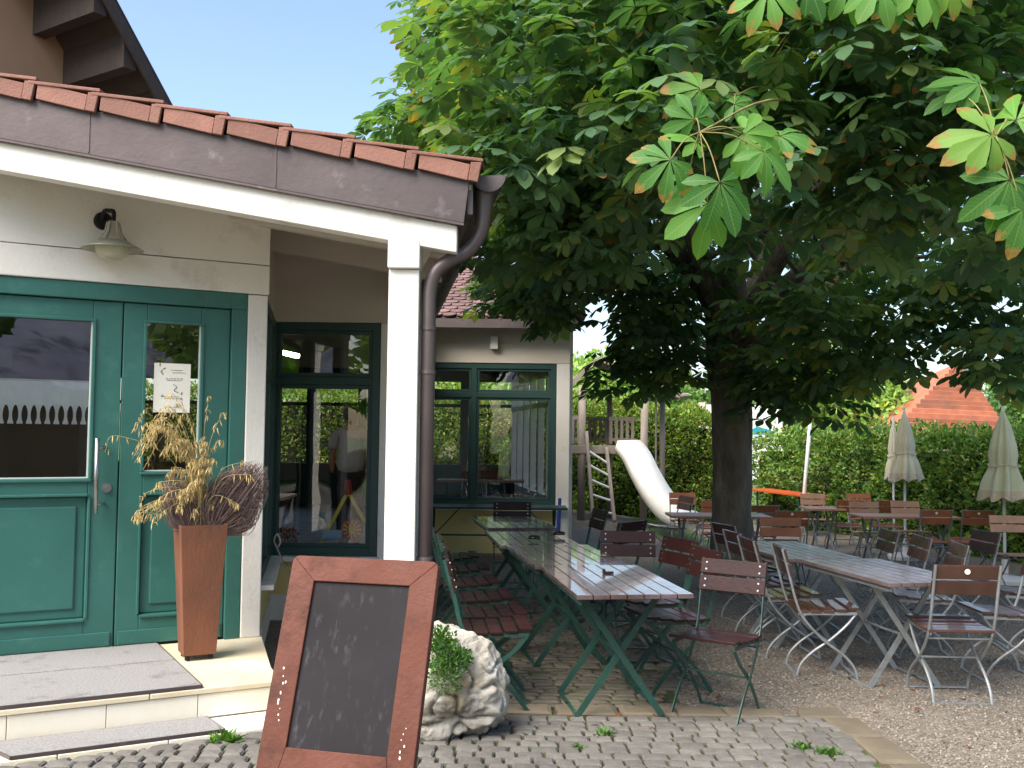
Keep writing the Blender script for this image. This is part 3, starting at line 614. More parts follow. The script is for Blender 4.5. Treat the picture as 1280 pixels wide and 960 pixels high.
# ---- steps
ST = thing('entrance_steps', DW(-1, .7, 0), 'pale stone entrance platform with a low step in front of the green door', 'steps')
f0 = PZ(0, 890, HP); f1 = PZ(322, 852, HP); off = ((f0-C0).dot(W)+(f1-C0).dot(W))/2
sr = (PZ(337, 838, HP)-C0).dot(U)
b = MB(); poly = [DW(-2.6, -.0, .0), DW(.16, -.0, 0), DW(sr+.02, off-.32, 0), DW(sr-.02, off-.03, 0), DW(-2.6, off-.03, 0)]
b.prism(poly, Z, HP-.033); part(b, 'core', 'riser_tile', ST)
b = MB(); sj = [-2.6, -1.9, -.75, .16]
top = [DW(.16, .0, HP-.03), DW(sr+.03, off-.34, HP-.03), DW(sr+.0, off, HP-.03)]
for i in range(2): b.prism([DW(sj[i], .0, HP-.03), DW(sj[i+1]-.004, .0, HP-.03), DW(sj[i+1]-.004, off, HP-.03), DW(sj[i], off, HP-.03)], Z, .03)
b.prism([DW(-.75, .0, HP-.03)]+top+[DW(-.75, off, HP-.03)], Z, .03); part(b, 'tread', 'stone_tile', ST, .005)
b = MB()
js = [wpt(p, 880, off-.02)[0] for p in (-180, 9, 133, 247)]+[sr-.01]
for i in range(4): b.obox(DW((js[i]+js[i+1])/2, off-.02, (HP-.033+.05)/2), U, W, Z, (js[i+1]-js[i])/2-.002, .008, (HP-.036-.05)/2)
part(b, 'riser', 'riser_tile', ST, .002)
o2 = (PZ(275, 916, .05)-C0).dot(W)
b = MB(); sr2 = sr-.02
for a0, a1 in ((-2.6, js[1]-.3), (js[1]-.3, js[2]-.25), (js[2]-.25, js[3]-.2), (js[3]-.2, sr2)): b.obox(DW((a0+a1)/2, (off+o2)/2-.005, .023), U, W, Z, (a1-a0)/2-.002, (o2-off)/2+.005, .022)
part(b, 'lower_step', 'riser_tile', ST, .004); world_parts(ST)
def doormat(name, q, h, label, split=None):
    c = sum(q, V())/4; b = MB(); segs = [(0, 1)] if not split else [(0, split-.012), (split+.004, 1)]
    for a0, a1 in segs:
        e = [q[0].lerp(q[3], a0), q[1].lerp(q[2], a0), q[1].lerp(q[2], a1), q[0].lerp(q[3], a1)]; b.prism(e, Z, h)
    o = b.build(name, 'mat_bristle', None, .004); o.data.transform(Matrix.Translation(-c)); o.location = c; tag(o, label, 'doormat')
    b = MB(); t = .012
    for i, j in ((0, 1), (1, 2), (2, 3), (3, 0)): b.bar(q[i]+Z*h*.45-c, q[j]+Z*h*.45-c, .012, h*.9)
    b.build('rim', 'zinc', o)
zt_ = HP+.001; r0 = PZ(190, 808, zt_); r1 = PZ(255, 855, zt_); s0_ = (r0-C0).dot(U); oo0 = (r0-C0).dot(W); s1_ = (r1-C0).dot(U); oo1 = off-.01
sm_ = (s0_+s1_)/2
doormat('doormat', [DW(-2.2, oo0, zt_), DW(sm_-.03, oo0, zt_), DW(sm_+.03, oo1, zt_), DW(-2.2, oo1, zt_)], .022, 'wide grey bristle doormat on the platform in front of the green door', .45)
zt_ = .047; r1 = PZ(277, 913, zt_+.02); s1_ = (r1-C0).dot(U); s3 = (PZ(14, 955, zt_)-C0).dot(U)
doormat('doormat', [DW(s3-.12, off+.015, zt_), DW(s1_-.02, off+.015, zt_), DW(s1_+.02, o2-.01, zt_), DW(s3, o2-.01, zt_)], .02, 'narrow grey doormat on the low step just above the cobblestones')
# ---- wall lamp
lc = PY(141, 301, DW(wpt(141, 300)[0], .22, 0).y)
LP = thing('wall_lamp', lc, 'metal cone lamp with glass bowl on the white boards above the green door', 'lamp')
b = MB(); b.lathe([(.030, .125), (.033, .12), (.048, .05), (.080, .0)], n=24); part(b, 'lamp_neck', 'lamp_bright', LP, smooth=True)
b = MB()
for i in range(6): a = i*PI/3+.4; b.tube([(.036*math.cos(a), .036*math.sin(a), .12), (.052*math.cos(a), .052*math.sin(a), .05), (.085*math.cos(a), .085*math.sin(a), 0)], .004, 5)
part(b, 'guard_bar', 'lamp_enamel', LP)
b = MB(); b.lathe([(.075, .004), (.10, -.004), (.185, -.052), (.19, -.058), (.186, -.058), (.10, -.012)], n=32); part(b, 'lamp_shade', 'lamp_enamel', LP, smooth=True)
b = MB(); b.lathe([(.105, -.03), (.105, -.06), (.09, -.095), (.06, -.118), (.02, -.127), (0, -.128)], n=24); part(b, 'glass_bowl', 'milk_glass', LP, smooth=True)
wc = PY(129, 276, DW(wpt(129, 276)[0], .06, 0).y); lw = wc-lc; pn = W
b = MB(); b.tube([lw-W*.03, lw-W*.0, lw+W*.015], [.058, .058, .045], 20); part(b, 'wall_plate', 'black_iron', LP, smooth=False)
b = MB(); b.tube(catmull([lw, lw+W*.06+Z*.05, V((-.02, .0, .20))+W*(-.03), V((0, 0, .185)), V((0, 0, .12))], 5), .014, 10); part(b, 'arm', 'black_iron', LP, smooth=True)
# ---- poster on the right leaf
sp0, zp0 = wpt(194, 453, .02); sp1, zp1 = wpt(238, 516, .02)
pc = DW((sp0+sp1)/2, -.015, (zp0+zp1)/2); hw, hh = (sp1-sp0)/2, (zp0-zp1)/2
NO = thing('paper_notice', pc, 'white paper notice taped to the narrow door pane above the dried grass', 'notice')
b = MB(); b.obox((0, 0, 0), U, W, Z, hw, .0015, hh); part(b, 'sheet', 'paper', NO)
b = MB()
def ps(a, c): return U*(a*hw)+W*.003+Z*(c*hh)
for a0, a1, c in ((-.1, .55, .72), (0, .7, .62), (-.35, .6, .38), (-.3, .5, .3), (-.5, .4, -.35), (-.4, .5, -.42), (-.3, .3, -.78)):
    x = a0
    while x < a1: w = random.uniform(.05, .16); b.bar(ps(x, c+random.uniform(-.01, .01)), ps(min(x+w, a1), c+random.uniform(-.02, .02)), .001, .0035); x += w+.05
b.tube(catmull([ps(.05, .15), ps(.25, .05), ps(.1, -.1), ps(.35, -.18)], 4), .002, 4); part(b, 'writing', 'ink', NO)
b = MB()
for (x0, y0, a) in ((-.65, .6, 1.1), (-.55, .75, .4), (-.5, .5, 2.0), (-.7, .85, 1.5), (.5, -.3, 1.3), (-.6, -.4, 1.0), (.6, -.5, 2.2)):
    p = ps(x0, y0); q = U*math.cos(a)+Z*math.sin(a); r_ = q.cross(W); b.add([p, p+q*.012+r_*.005, p+q*.028, p+q*.012-r_*.005], [(0, 1, 2, 3)])
part(b, 'sprig_drawing', 'sprig', NO)
# ---- planter
pb = PZ(246, 822, HP); pb = V((pb.x, pb.y, HP+.006)); PL = thing('planter', pb, 'tall tapering rusty steel planter beside the green door', 'planter')
hb, ht, hgt = .098, .142, .83
def frus(b, a0, a1, z0, z1, ins=0):
    P = lambda a, z: [U*sx*a+W*sy*a+Z*z for sx, sy in ((-1, -1), (1, -1), (1, 1), (-1, 1))]
    b.add(P(a0, z0)+P(a1, z1), [(0, 1, 5, 4), (1, 2, 6, 5), (2, 3, 7, 6), (3, 0, 4, 7)]); return P
b = MB(); P = frus(b, hb, ht, .03, hgt); frus(b, hb, ht-.012, .03, hgt-.0); b.add(P(hb, .03), [(0, 1, 2, 3)]); i = P(ht, hgt); j = P(ht-.012, hgt); b.add(i+j, [(q, (q+1) % 4, (q+1) % 4+4, q+4) for q in range(4)]); b.add(P(ht-.015, hgt-.05), [(0, 1, 2, 3)])
part(b, 'body', 'corten', PL, .003)
b = MB()
for sx, sy in ((-1, -1), (1, -1), (1, 1), (-1, 1)): q = U*sx*.07+W*sy*.07; b.tube([q, q+Z*.032], .016, 10)
part(b, 'foot', 'black_iron', PL)
# dried grass and twig fans standing in the planter
gb = pb+Z*(hgt-.05)
DG = thing('dried_grass', gb, 'sheaf of pale dried oat grass standing in the rusty planter', 'dried grass')
b = MB(); RX = U   # sideways
def stem(tx, tz, drp, rad=.0022, dep=0, grains=14, sx=0):
    p0 = RX*(sx+random.uniform(-.03, .03))+W*random.uniform(-.04, .04); p2 = RX*tx+Z*tz+W*dep; p1 = p0.lerp(p2, .55)+Z*.12+RX*(-tx*.18)
    p3 = p2+V((0, 0, -drp))+RX*(.6*drp*(1 if tx > 0 else -1))
    c = catmull([p0, p1, p2, p3], 7); b.tube(c, [rad*(1-.6*i/len(c)) for i in range(len(c))], 4)
    for g in range(grains):
        t = random.uniform(.45, 1); q = c[int(t*(len(c)-1))]; dd = V((random.uniform(-.5, .5), random.uniform(-.5, .5), -1)).normalized(); l = random.uniform(.02, .05)
        e = q+RX*random.uniform(-.02, .02)+W*random.uniform(-.02, .02); b.tube([q, e, e+dd*l*.5, e+dd*l], [.0008, .0015, .0038, .0006], 4)
for i in range(70): a = random.gauss(0, .075); stem(-.09+a, random.uniform(.16, .60), random.uniform(-.02, .06), dep=random.uniform(-.08, .14), grains=14, rad=.0028)
for i in range(15): stem(-.27+random.uniform(-.07, .09), random.uniform(.60, .86), random.uniform(.08, .26), dep=random.uniform(-.03, .16), grains=15)
for i in range(10): stem(-.3+random.uniform(-.08, .06), random.uniform(.12, .3), random.uniform(.05, .1), dep=random.uniform(0, .14), grains=12)
stem(-.16, .80, .10, dep=.06); stem(-.2, .86, .14, dep=.08); stem(-.12, .74, .08, dep=.06); stem(-.52, .60, .10, dep=.06, grains=8); stem(.02, .84, .02, dep=.05, grains=8); stem(.10, .74, .02, dep=.08, grains=10)
stem(.26, .36, .03, dep=.12, grains=8); stem(.22, .44, -.01, dep=.12, grains=6)
part(b, 'stalks', 'straw', DG)
def fan(cx, cz, rw, rh, tilt, n, label, base=(0, 0)):
    T = thing('twig_fan', gb, label, 'twig bundle', 'twig fans in the planter'); b = MB(); dirv = (RX*math.sin(tilt)+Z*math.cos(tilt)); sv = dirv.cross(W)
    c0 = RX*cx+Z*cz
    for i in range(n):
        a = random.uniform(-1, 1); tt = random.uniform(.5, 1); L = rh*2*math.sqrt(max(.05, 1-(abs(a)*.8)**2))*tt
        p0 = RX*(base[0]+random.uniform(-.03, .03))+W*random.uniform(.0, .05)
        e = p0+dirv*L+sv*(a*rw); m1 = p0+dirv*L*.5+sv*(a*rw*1.1)+W*random.uniform(-.02, .03); e = e+W*random.uniform(-.03, .03)
        hk = e+sv*(-a*rw*.25)+dirv*random.uniform(-.01, .03)
        c = catmull([p0, m1, e, hk], 4); b.tube(c, [.0022*(1-.6*j/len(c)) for j in range(len(c))], 3, cap=False)
    for i in range(n//2):
        a = random.uniform(-.9, .9); l = random.uniform(.25, .95); p = RX*base[0]+dirv*(rh*2*l)*math.sqrt(max(.05, 1-(abs(a)*.8)**2))+sv*a*rw*math.sin(min(1, l*1.2)*PI/1.7)+W*random.uniform(0, .05)
        q = p+V((random.uniform(-1, 1), random.uniform(-.4, .4), random.uniform(-1, 1)))*.05; b.tube([p, p.lerp(q, .5)+Z*.01, q], .0014, 3, cap=False)
    part(b, 'twigs', 'twig', T)
fan(0, 0, .165, .26, .62, 700, 'dense brown fan of fine twigs on the right side of the planter', (.06, 0))
fan(0, 0, .09, .19, -.38, 220, 'brown twig fan behind the oat grass on the left side of the planter', (-.06, 0))
# ---- chalkboard
yaw, lean, rr0 = -.253, .342, .003; exv = V((math.cos(yaw), math.sin(yaw), 0)); nv0 = V((math.sin(yaw), -math.cos(yaw), 0)); dn = -Z*math.cos(lean)+nv0*math.sin(lean); fn = (nv0*math.cos(lean)+Z*math.sin(lean))
O = V((-.848, 3.887, 1.158)); wB = .6; hB = 1.158/math.cos(lean)-.035
CB = thing('chalkboard_stand', V((O.x+.3, O.y-.15, 0)), 'leaning chalkboard with rounded reddish frame and empty black slate in the foreground', 'chalkboard')
def bp_(a, c, o=0): return O+exv*a+dn*c+fn*o
def rrect(a0, a1, c0, c1, r, seg=6, o=0):
    P = []
    for cx, cy, st in ((a1-r, c0+r, -PI/2), (a1-r, c1-r, 0), (a0+r, c1-r, PI/2), (a0+r, c0+r, PI)):
        for i in range(seg+1): t = st+PI/2*i/seg; P.append(bp_(cx+r*math.cos(t), cy+r*math.sin(t), o))
    return P
ou = rrect(0, wB, 0, hB, .028); inn = [bp_(.104, .096), bp_(.495, .096), bp_(.495, .701), bp_(.104, .701)]
b = MB()   # frame as four mitred planks inside the rounded outline
n = 7; TR = ou[0:n]; BR = ou[n:2*n]; BL = ou[2*n:3*n]; TL = ou[3*n:]
i0, i1, i2, i3 = inn; th = -fn; tk = .035; mid = lambda L_: L_[:n//2+1]; mid2 = lambda L_: L_[n//2:]
b.prism([i0]+mid2(TL)+mid(TR)+[i1], th, tk); b.prism([i1]+mid2(TR)+mid(BR)+[i2], th, tk); b.prism([i2]+mid2(BR)+mid(BL)+[i3], th, tk); b.prism([i3]+mid2(BL)+mid(TL)+[i0], th, tk)
part(b, 'frame', 'board_frame', CB, .003)
b = MB(); b.prism([bp_(.1045, .0965, -.012), bp_(.4945, .0965, -.012), bp_(.4945, .7005, -.012), bp_(.1045, .7005, -.012)], th, .012); part(b, 'slate', 'slate', CB)
b = MB(); b.prism([bp_(.05, .05, -.036), bp_(.55, .05, -.036), bp_(.55, .9, -.036), bp_(.05, .9, -.036)], th, .006); part(b, 'back_panel', 'dark_wood', CB)
for a, c in [(.05+random.gauss(0, .009), .43+i*.018+random.gauss(0, .008)) for i in range(12)]+[(.55+random.gauss(0, .008), .60+i*.02) for i in range(6)]:
    r_ = random.uniform(.0012, .0042); b = MB(); b.prism([bp_(a+r_*math.cos(t)*random.uniform(.6, 1), c+1.6*r_*math.sin(t), .0005) for t in [j*PI/3 for j in range(6)]], fn, .0008); part(b, 'paint_chip', 'paper', CB)
b = MB()
for a in (.14, .42): b.bar(bp_(a, .3, -.07), V((bp_(a, 0).x-.03, bp_(a, 0).y+.40, .0)), .04, .025)
part(b, 'rear_leg', 'board_frame', CB); world_parts(CB)
# ---- black iron stake behind the board
ib = PY(366, 745, 4.6); pts = [V((ib.x+.05, 4.6, 0)), ib, PY(355, 706, 4.6), PY(347, 686, 4.6), PY(343, 676, 4.6), PY(347, 668, 4.6), PY(351, 677, 4.58), PY(348, 684, 4.57)]
b = MB(); b.tube(catmull(pts, 5), .0045, 6); o = b.build('iron_stake', 'black_iron'); tag(o, 'thin black iron rod with a curled tip behind the left edge of the chalkboard', 'rod')
# ---- rock with herbs
import bmesh
bm = bmesh.new(); bmesh.ops.create_icosphere(bm, subdivisions=6, radius=1)
for v in bm.verts:
    p = v.co.copy(); rg = noise.ridged_multi_fractal(p*1.5+V((5, 2, 1)), 1.0, 2.1, 6, 1, 2); r = 1+.20*noise.noise(p*1.3+V((3, 1, 7)))+.13*(rg-1.1)+.05*noise.turbulence(p*5, 4, True)-.12*max(0, .12-abs(noise.noise(p*2.2+V((9, 4, 4)))))/.12
    q = p*r*.86; v.co = V((q.x*.36, q.y*.27, q.z*.35))
    if v.co.z < -.27: v.co.z = -.27
me = bpy.data.meshes.new('rock'); bm.to_mesh(me); bm.free(); me.polygons.foreach_set('use_smooth', [True]*len(me.polygons)); me.materials.append(MATS['limestone'])
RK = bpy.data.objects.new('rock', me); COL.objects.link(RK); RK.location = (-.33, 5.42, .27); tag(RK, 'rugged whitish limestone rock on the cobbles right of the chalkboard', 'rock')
def herbs(name, c, rx, ry, rzz, n, m, label, cat, sz=(.02, .04)):
    a = RNG.normal(0, 1, (n, 3)); a = nrm(a)*RNG.random((n, 1))**.5; p = a*[rx, ry, rzz]; dd = nrm(a+RNG.normal(0, .5, (n, 3))+[0, -.2, .6])
    o = scatter(name, m, SMALL[0], SMALL[1], p, basis(dd, RNG.normal(0, 1, (n, 3))), RNG.uniform(*sz, n), RNG.random(n)); o.location = c; return tag(o, label, cat)
herbs('rock_plant', PY(557, 834, 5.16), .11, .08, .14, 1300, 'herb_leaf', 'dark green cushion plant growing in the middle hollow of the white rock', 'plant', (.012, .026))
herbs('rock_plant', PY(575, 822, 5.22), .07, .05, .05, 420, 'herb_leaf', 'small dark green cushion at the right edge of the hollow in the white rock', 'plant', (.012, .026))
herbs('rock_plant', PY(551, 800, 5.2), .08, .06, .07, 420, 'weed_leaf', 'bright green sprig growing near the top of the white rock', 'plant', (.015, .03))
# ------------------------------------------------------------------ furniture
def ribbon(b, pts, y, w, t, rnd=None):
    P = catmull([V((p[0], y, p[1])) for p in pts], 5)
    for i in range(len(P)-1): b.bar(P[i], P[i+1]+(P[i+1]-P[i]).normalized()*.002, t, w, up=V((0, 0, 1)) if abs((P[i+1]-P[i]).normalized().z) < .95 else V((1, 0, 0)))
PA = [(-.31, .88), (-.262, .70), (-.215, .52), (-.16, .40), (-.03, .26), (.10, .165), (.175, .08), (.20, .0)]
PB = [(.20, .445), (.13, .36), (.02, .26), (-.10, .175), (-.18, .09), (-.21, .0)]
PAg = [(-.30, .88), (-.24, .66), (-.19, .48), (-.05, .28), (.09, .14), (.20, .0)]
PBg = [(.19, .44), (.10, .34), (-.02, .25), (-.13, .13), (-.22, .0)]
def make_chair(wood, metal, silver):
    r = bpy.data.objects.new('folding_chair', None); COL.objects.link(r)
    a_, b_ = (PA, PB) if silver else (PAg, PBg); w = .016 if silver else .024; t = .012 if silver else .006; HW = .2
    for sy in (-1, 1):
        b = MB(); n = 7
        if silver:
            for PP, yy in ((a_, .2), (b_, .18)):
                c = catmull([V((p[0], sy*yy, p[1])) for p in PP], 5); b.tube(c, .0095, 7)
            b.smooth = False
        else: ribbon(b, a_, sy*.2, w, t); ribbon(b, b_, sy*.185, w, t)
        b.bar((-.20, sy*.19, .437), (.20, sy*.19, .445), .006, .02); b.build('side_frame', metal, r)
    for (x, z) in ((a_[-1][0]-.003, .008), (b_[-1][0]+.003, .008), (.0, .25), (-.155 if silver else -.15, .40)): b = MB(); b.bar((x, -.19, z), (x, .19, z), .024 if z < .02 else .01, .006 if z < .02 else .01); b.build('stretcher', metal, r)
    b = MB()
    for i in range(5): x = -.168+i*.087; z = .455+.006*i-.01*math.sin(i/4*PI); b.box(x-.038, x+.038, -.205, .205, z-.008, z+.009)
    b.build('seat', wood, r, .003)
    b = MB()
    for z in (.735, .835):
        f = lambda zz: -.31+(.88-zz)*.27 if silver else -.30+(.88-zz)*.27
        c = V((f(z)+.014, 0, z)); d = V((-.26, 0, 1)).normalized(); b.obox(c, V((1, 0, .26)).normalized(), V((0, 1, 0)), d, .009, .21, .045)
    b.build('backrest', wood, r, .003)
    for z in (.715, .755, .815, .855) if not silver else ():
        for y in (-.17, .17):
            b = MB(); x = (-.31 if silver else -.30)+(.88-z)*.27+.014
            b.tube([(x-.014, y, z-.003), (x+.014, y, z+.003)], .006, 6); b.build('bolt', 'steel', r)
    if silver:
        b = MB(); x = -.31+(.88-.84)*.27; b.tube([(x-.000, 0, .84), (x+.006, 0, .84)], .018, 8); b.build('badge', 'paper', r)
    return r
PROT = {('g'): make_chair('slat_red', 'green_metal', False), 's': make_chair('slat_brown', 'galvanised', True), 'o': make_chair('slat_orange', 'galvanised', True), 'p': make_chair('slat_pale', 'galvanised', True)}
used = set()
bpy.context.view_layer.update()
GR = {'g': 'green framed folding chairs around the near tables', 's': 'dark brown garden chairs with metal frames', 'o': 'orange brown garden chairs by the hedge', 'p': 'pale slatted garden chairs by the hedge'}
def chair(kind, x, y, deg, label, dz=None):
    pr = PROT[kind]; o = copy_tree(pr, skip=() if 'badge' in label else ('badge',))
    o.location = (x, y, (SW-.004 if x < 1.1 and y < 9.9 else zg(x, y)) if dz is None else dz); o.rotation_euler = (0, 0, math.radians(deg))
    return tag(o, label, 'chair', GR[kind])
def make_table(L, Wd, n, wood, metal, h=.75, name='garden_table', silver=False):
    r = bpy.data.objects.new(name, None); COL.objects.link(r)    # local: y along the length, origin mid
    b = MB(); sw = Wd/n
    for i in range(n): x = -Wd/2+sw*(i+.5); b.box(x-sw/2+.003, x+sw/2-.003, -L/2, L/2, h-.026, h)
    b.build('table_top', {'slat_red': 'top_red', 'slat_brown': 'top_brown'}.get(wood, wood), r, .003)
    b = MB()
    for y in (-L/2+.12, 0, L/2-.12): b.box(-Wd/2+.03, Wd/2-.03, y-.018, y+.018, h-.036, h-.027)
    for x in (-Wd/2+.03, Wd/2-.03): b.box(x-.004, x+.004, -L/2+.02, L/2-.02, h-.058, h-.0275)
    b.build('frame', metal, r)
    for sy in (-1, 1):
        for sx in (-1, 1):
            b = MB(); y = sy*(L/2-.34)+sx*.012; b.bar((sx*.235, y, h-.055), (-sx*.25, y, .0), .008, .034, up=(1, 0, 0)) if False else b.obox(((sx*.235-sx*.25)/2, y, (h-.055)/2), V((-sx*.485, 0, -(h-.055))).normalized(), V((0, 1, 0)), V(((h-.055), 0, -sx*.485)).normalized(), math.hypot(.485, h-.055)/2, .005, .018)
            b.build('leg', metal, r)
    for sy in (-1, 1):
        for sx in (-1, 1): b = MB(); y = sy*(L/2-.34); b.bar((sx*.25, y-.0, .012), (sx*.25, y-sy*.28, .012), .022, .008); b.build('foot_bar', metal, r)
        b = MB(); b.bar((-.0, sy*(L/2-.34), .35), (0, sy*.05, h-.05), .006, .02); b.build('brace', metal, r)
    b = MB(); b.bar((0, -(L/2-.34), .35), (0, L/2-.34, .35), .012, .012); b.build('brace', metal, r); return r
TG = make_table(1.2, .66, 7, 'slat_red', 'green_metal'); TB = make_table(1.18, .64, 7, 'slat_brown', 'galvanised', silver=True)
bpy.context.view_layer.update(); tu = set()
def table(kind, x, y, deg, label, group):
    pr = {'g': TG, 's': TB}[kind]; o = copy_tree(pr) if kind in tu else pr; tu.add(kind)
    o.location = (x, y, SW-.004 if x < 1.1 and y < 9.9 else zg(x, y)); o.rotation_euler = (0, 0, math.radians(deg)); return tag(o, label, 'table', group)
ax = math.radians(8.6)
g1 = 'green legged folding tables in a row'
for (x, y, dg, lb) in ((.605, 6.00, 8.0, 'nearest dark red slatted table with green crossed legs, its end facing the cobbles'),
        (.39, 7.235, 9.6, 'shiny red slatted table directly behind the nearest green legged table'),
        (.17, 8.475, 7.4, 'slatted table third from the front in the row with green legs, ashtrays on it'),
        (.02, 9.71, 9.4, 'slatted table at the far end of the green legged row, nearest the window')): o = table('g', x, y, dg, lb, g1); o.location.z -= {7.235: .010, 8.475: .022, 9.71: .004}.get(y, 0)
g2 = 'brown slatted tables right of the chestnut trunk'
table('s', 2.60, 6.92, 11, 'grey brown slatted table nearest on the gravel, its end tucked behind a brown chair', g2)
table('s', 2.31, 8.15, 9.5, 'grey brown slatted table behind the nearest gravel table, just right of the trunk', g2)
# long table against the facade (dark green edge)
def plain_table(x0, x1, y0, y1, zt, wood, metal, label, name='garden_table', group=None, zb=0, th=.03):
    cx, cy = (x0+x1)/2, (y0+y1)/2; r = thing(name, (cx, cy, zb), label, 'table', group); hx, hy = (x1-x0)/2, (y1-y0)/2; h = zt-zb
    b = MB(); n = max(3, int(2*hy/.1))
    for i in range(n): y = -hy+2*hy*(i+.5)/n; b.box(-hx, hx, y-hy/n+.003, y+hy/n-.003, h-th, h)
    b.build('table_top', wood, r, .003)
    for sx in (-1, 1):
        for sy in (-1, 1):
            b = MB(); x = sx*(hx-.16); b.obox((x, 0, (h-th)/2), (1, 0, 0), V((0, sy*hy*1.5, -(h-th))).normalized(), V((0, (h-th), sy*hy*1.5)).normalized(), .015, math.hypot(hy*1.5, h-th)/2, .006); b.build('leg', metal, r)
    b = MB(); b.box(-hx+.16, hx-.16, -.015, .015, h*.45, h*.45+.02); b.bar((-hx+.17, 0, h*.45), (-hx+.5, 0, h-th), .015, .015); b.bar((hx-.17, 0, h*.45), (hx-.5, 0, h-th), .015, .015); b.build('brace', metal, r)
    return r
plain_table(-1.15, .72, 12.45, 12.95, .70, 'green_dark', 'green_metal', 'long narrow dark green table under the far window of the restaurant')
# ---- green chairs
ROW = 'green framed chair in the left row, %s'
xs_ = [(-.16, 5.98, 6, 'nearest one, behind the white rock'), (-.19, 6.45, 8, 'second from the front'), (-.27, 7.05, 7, 'third from the front'),
       (-.38, 7.72, 10, 'fourth from the front'), (-.47, 8.45, 8, 'fifth from the front'), (-.58, 9.25, 6, 'furthest back, near the yellow wall')]
for x, y, d, l in xs_: chair('g', x+.06, y, d, ROW % l)
chair('g', 1.22, 5.86, 236, 'large red slatted chair with green frame at the nearest table corner')
chair('g', 1.02, 6.42, 196, 'green framed chair half under the nearest table, partly hidden by the large red one')
chair('g', .96, 6.98, 204, 'green framed chair standing obliquely at the right side of the second table')
chair('g', .89, 7.30, 268, 'dark slatted chair beyond the second table with its backrest turned flat to view')
chair('g', .82, 8.60, 140, 'dark slatted chair whose tilted backrest peeks out behind another at the table row')
chair('g', .60, 9.65, 192, 'green framed chair seen edge on right of the far table')
chair('g', .02, 10.62, 270, 'red slatted chair at the head of the far table, below the far window')
# ---- brown chairs on the gravel
chair('s', 2.86, 6.47, 88, 'brown chair with badge, seen from behind at the near end of the gravel table')
chair('s', 2.22, 7.08, -4, 'silver legged chair left of the gravel table with curved legs fully visible')
chair('s', 2.12, 7.65, 4, 'silver legged chair just behind the one whose curved legs show fully')
chair('s', 2.14, 8.25, 8, 'dark brown chair beside the right edge of the chestnut trunk')
chair('s', 2.22, 9.1, 20, 'brown chair in front of the chestnut trunk, leaning into its outline')
chair('s', 3.50, 7.08, 178, 'silver legged chair at the right picture edge facing the gravel table')
chair('s', 3.22, 7.80, 172, 'dark brown chair nearest on the right side of the gravel tables')
chair('s', 3.18, 8.38, 176, 'dark brown chair second from the front on the right side of the gravel tables')
chair('s', 3.14, 8.98, 178, 'dark brown chair furthest back on the right side of the gravel tables')
chair('s', 4.05, 9.0, 186, 'dark brown chair with curved silver legs left of the right parasol base')
chair('s', 4.2, 8.1, 170, 'dark brown chair cut by the right picture edge above the white parasol base')
chair('o', 2.78, 9.95, 268, 'orange brown chair facing us at the far end of the gravel tables')
chair('o', 3.42, 12.3, 90, 'brown chair with badge directly behind the orange brown chair facing the camera')
# behind the trunk
GT = 'chair at the table behind the trunk, %s'
chair('o', 2.75, 15.6, 268, 'orange ' + GT % 'leftmost at the foot of the slide'); chair('o', 3.0, 13.4+1.2, 90, 'badge backed orange ' + GT % 'second from the left')
chair('o', 2.80, 13.2, 268, 'broad light brown ' + GT % 'nearest, left of the trunk'); chair('o', 3.4, 15.2, 265, 'light brown ' + GT % 'half hidden by its left side')
chair('s', 2.15, 13.6, 195, 'dark silver legged chair before the bottom of the slide'); chair('o', 3.35, 13.5, 100, 'orange ' + GT % 'right of the trunk')
plain_table(2.0, 3.25, 12.2, 12.8, .75+zg(2.6, 12.5), 'slat_pale', 'galvanised', 'grey wooden table standing behind the chestnut trunk', zb=zg(2.6, 12.5))
# hedge rows
chair('p', 5.15, 16.6, 268, 'pale pink chair facing the camera beside the white leaning pole'); chair('o', 5.25, 15.4, 80, 'brown chair with badge right of the small pale table')
chair('o', 6.0, 16.8, 268, 'bright orange chair against the hedge, behind the badge backed one'); chair('p', 5.12, 14.1, 266, 'pale chair facing the camera below the left parasol')
chair('o', 5.9, 15.5, 85, 'reddish brown chair with badge just left of the left parasol pole'); chair('p', 5.85, 14.4, 268, 'pale chair directly below the left parasol canopy')
chair('o', 5.42, 12.9, 92, 'orange brown badge chair by the hedge, left of the matching pair'); chair('o', 5.98, 12.9, 88, 'orange brown badge chair by the hedge, right of the matching pair')
chair('p', 5.70, 11.1, 265, 'pale orange chair beneath the right parasol at the picture edge')
plain_table(4.55, 5.1, 15.0, 15.6, .74+zg(4.8, 15), 'slat_pale', 'galvanised', 'small pale table left of the badge backed chair by the hedge', zb=zg(4.8, 15))
plain_table(4.75, 6.1, 13.35, 13.9, .74+zg(5.2, 13.5), 'slat_pale', 'galvanised', 'pale table between the chairs below the left parasol', zb=zg(5.2, 13.5))
# orange beer table, turned edge on
OT = thing('beer_table', (5.35, 19.2, zg(5.3, 19.2)), 'long bright orange beer table by the hedge right of the trunk', 'table', rz=math.radians(14))
b = MB(); b.box(-.25, .25, -1.1, 1.1, .74, .775); part(b, 'table_top', 'orange_paint', OT, .004)
for y in (-.8, .8):
    b = MB(); b.box(-.2, -.17, y-.015, y+.015, 0, .74); b.box(.17, .2, y-.015, y+.015, 0, .74); b.box(-.17, .17, y-.012, y+.012, .3, .33); part(b, 'leg', 'green_metal', OT)
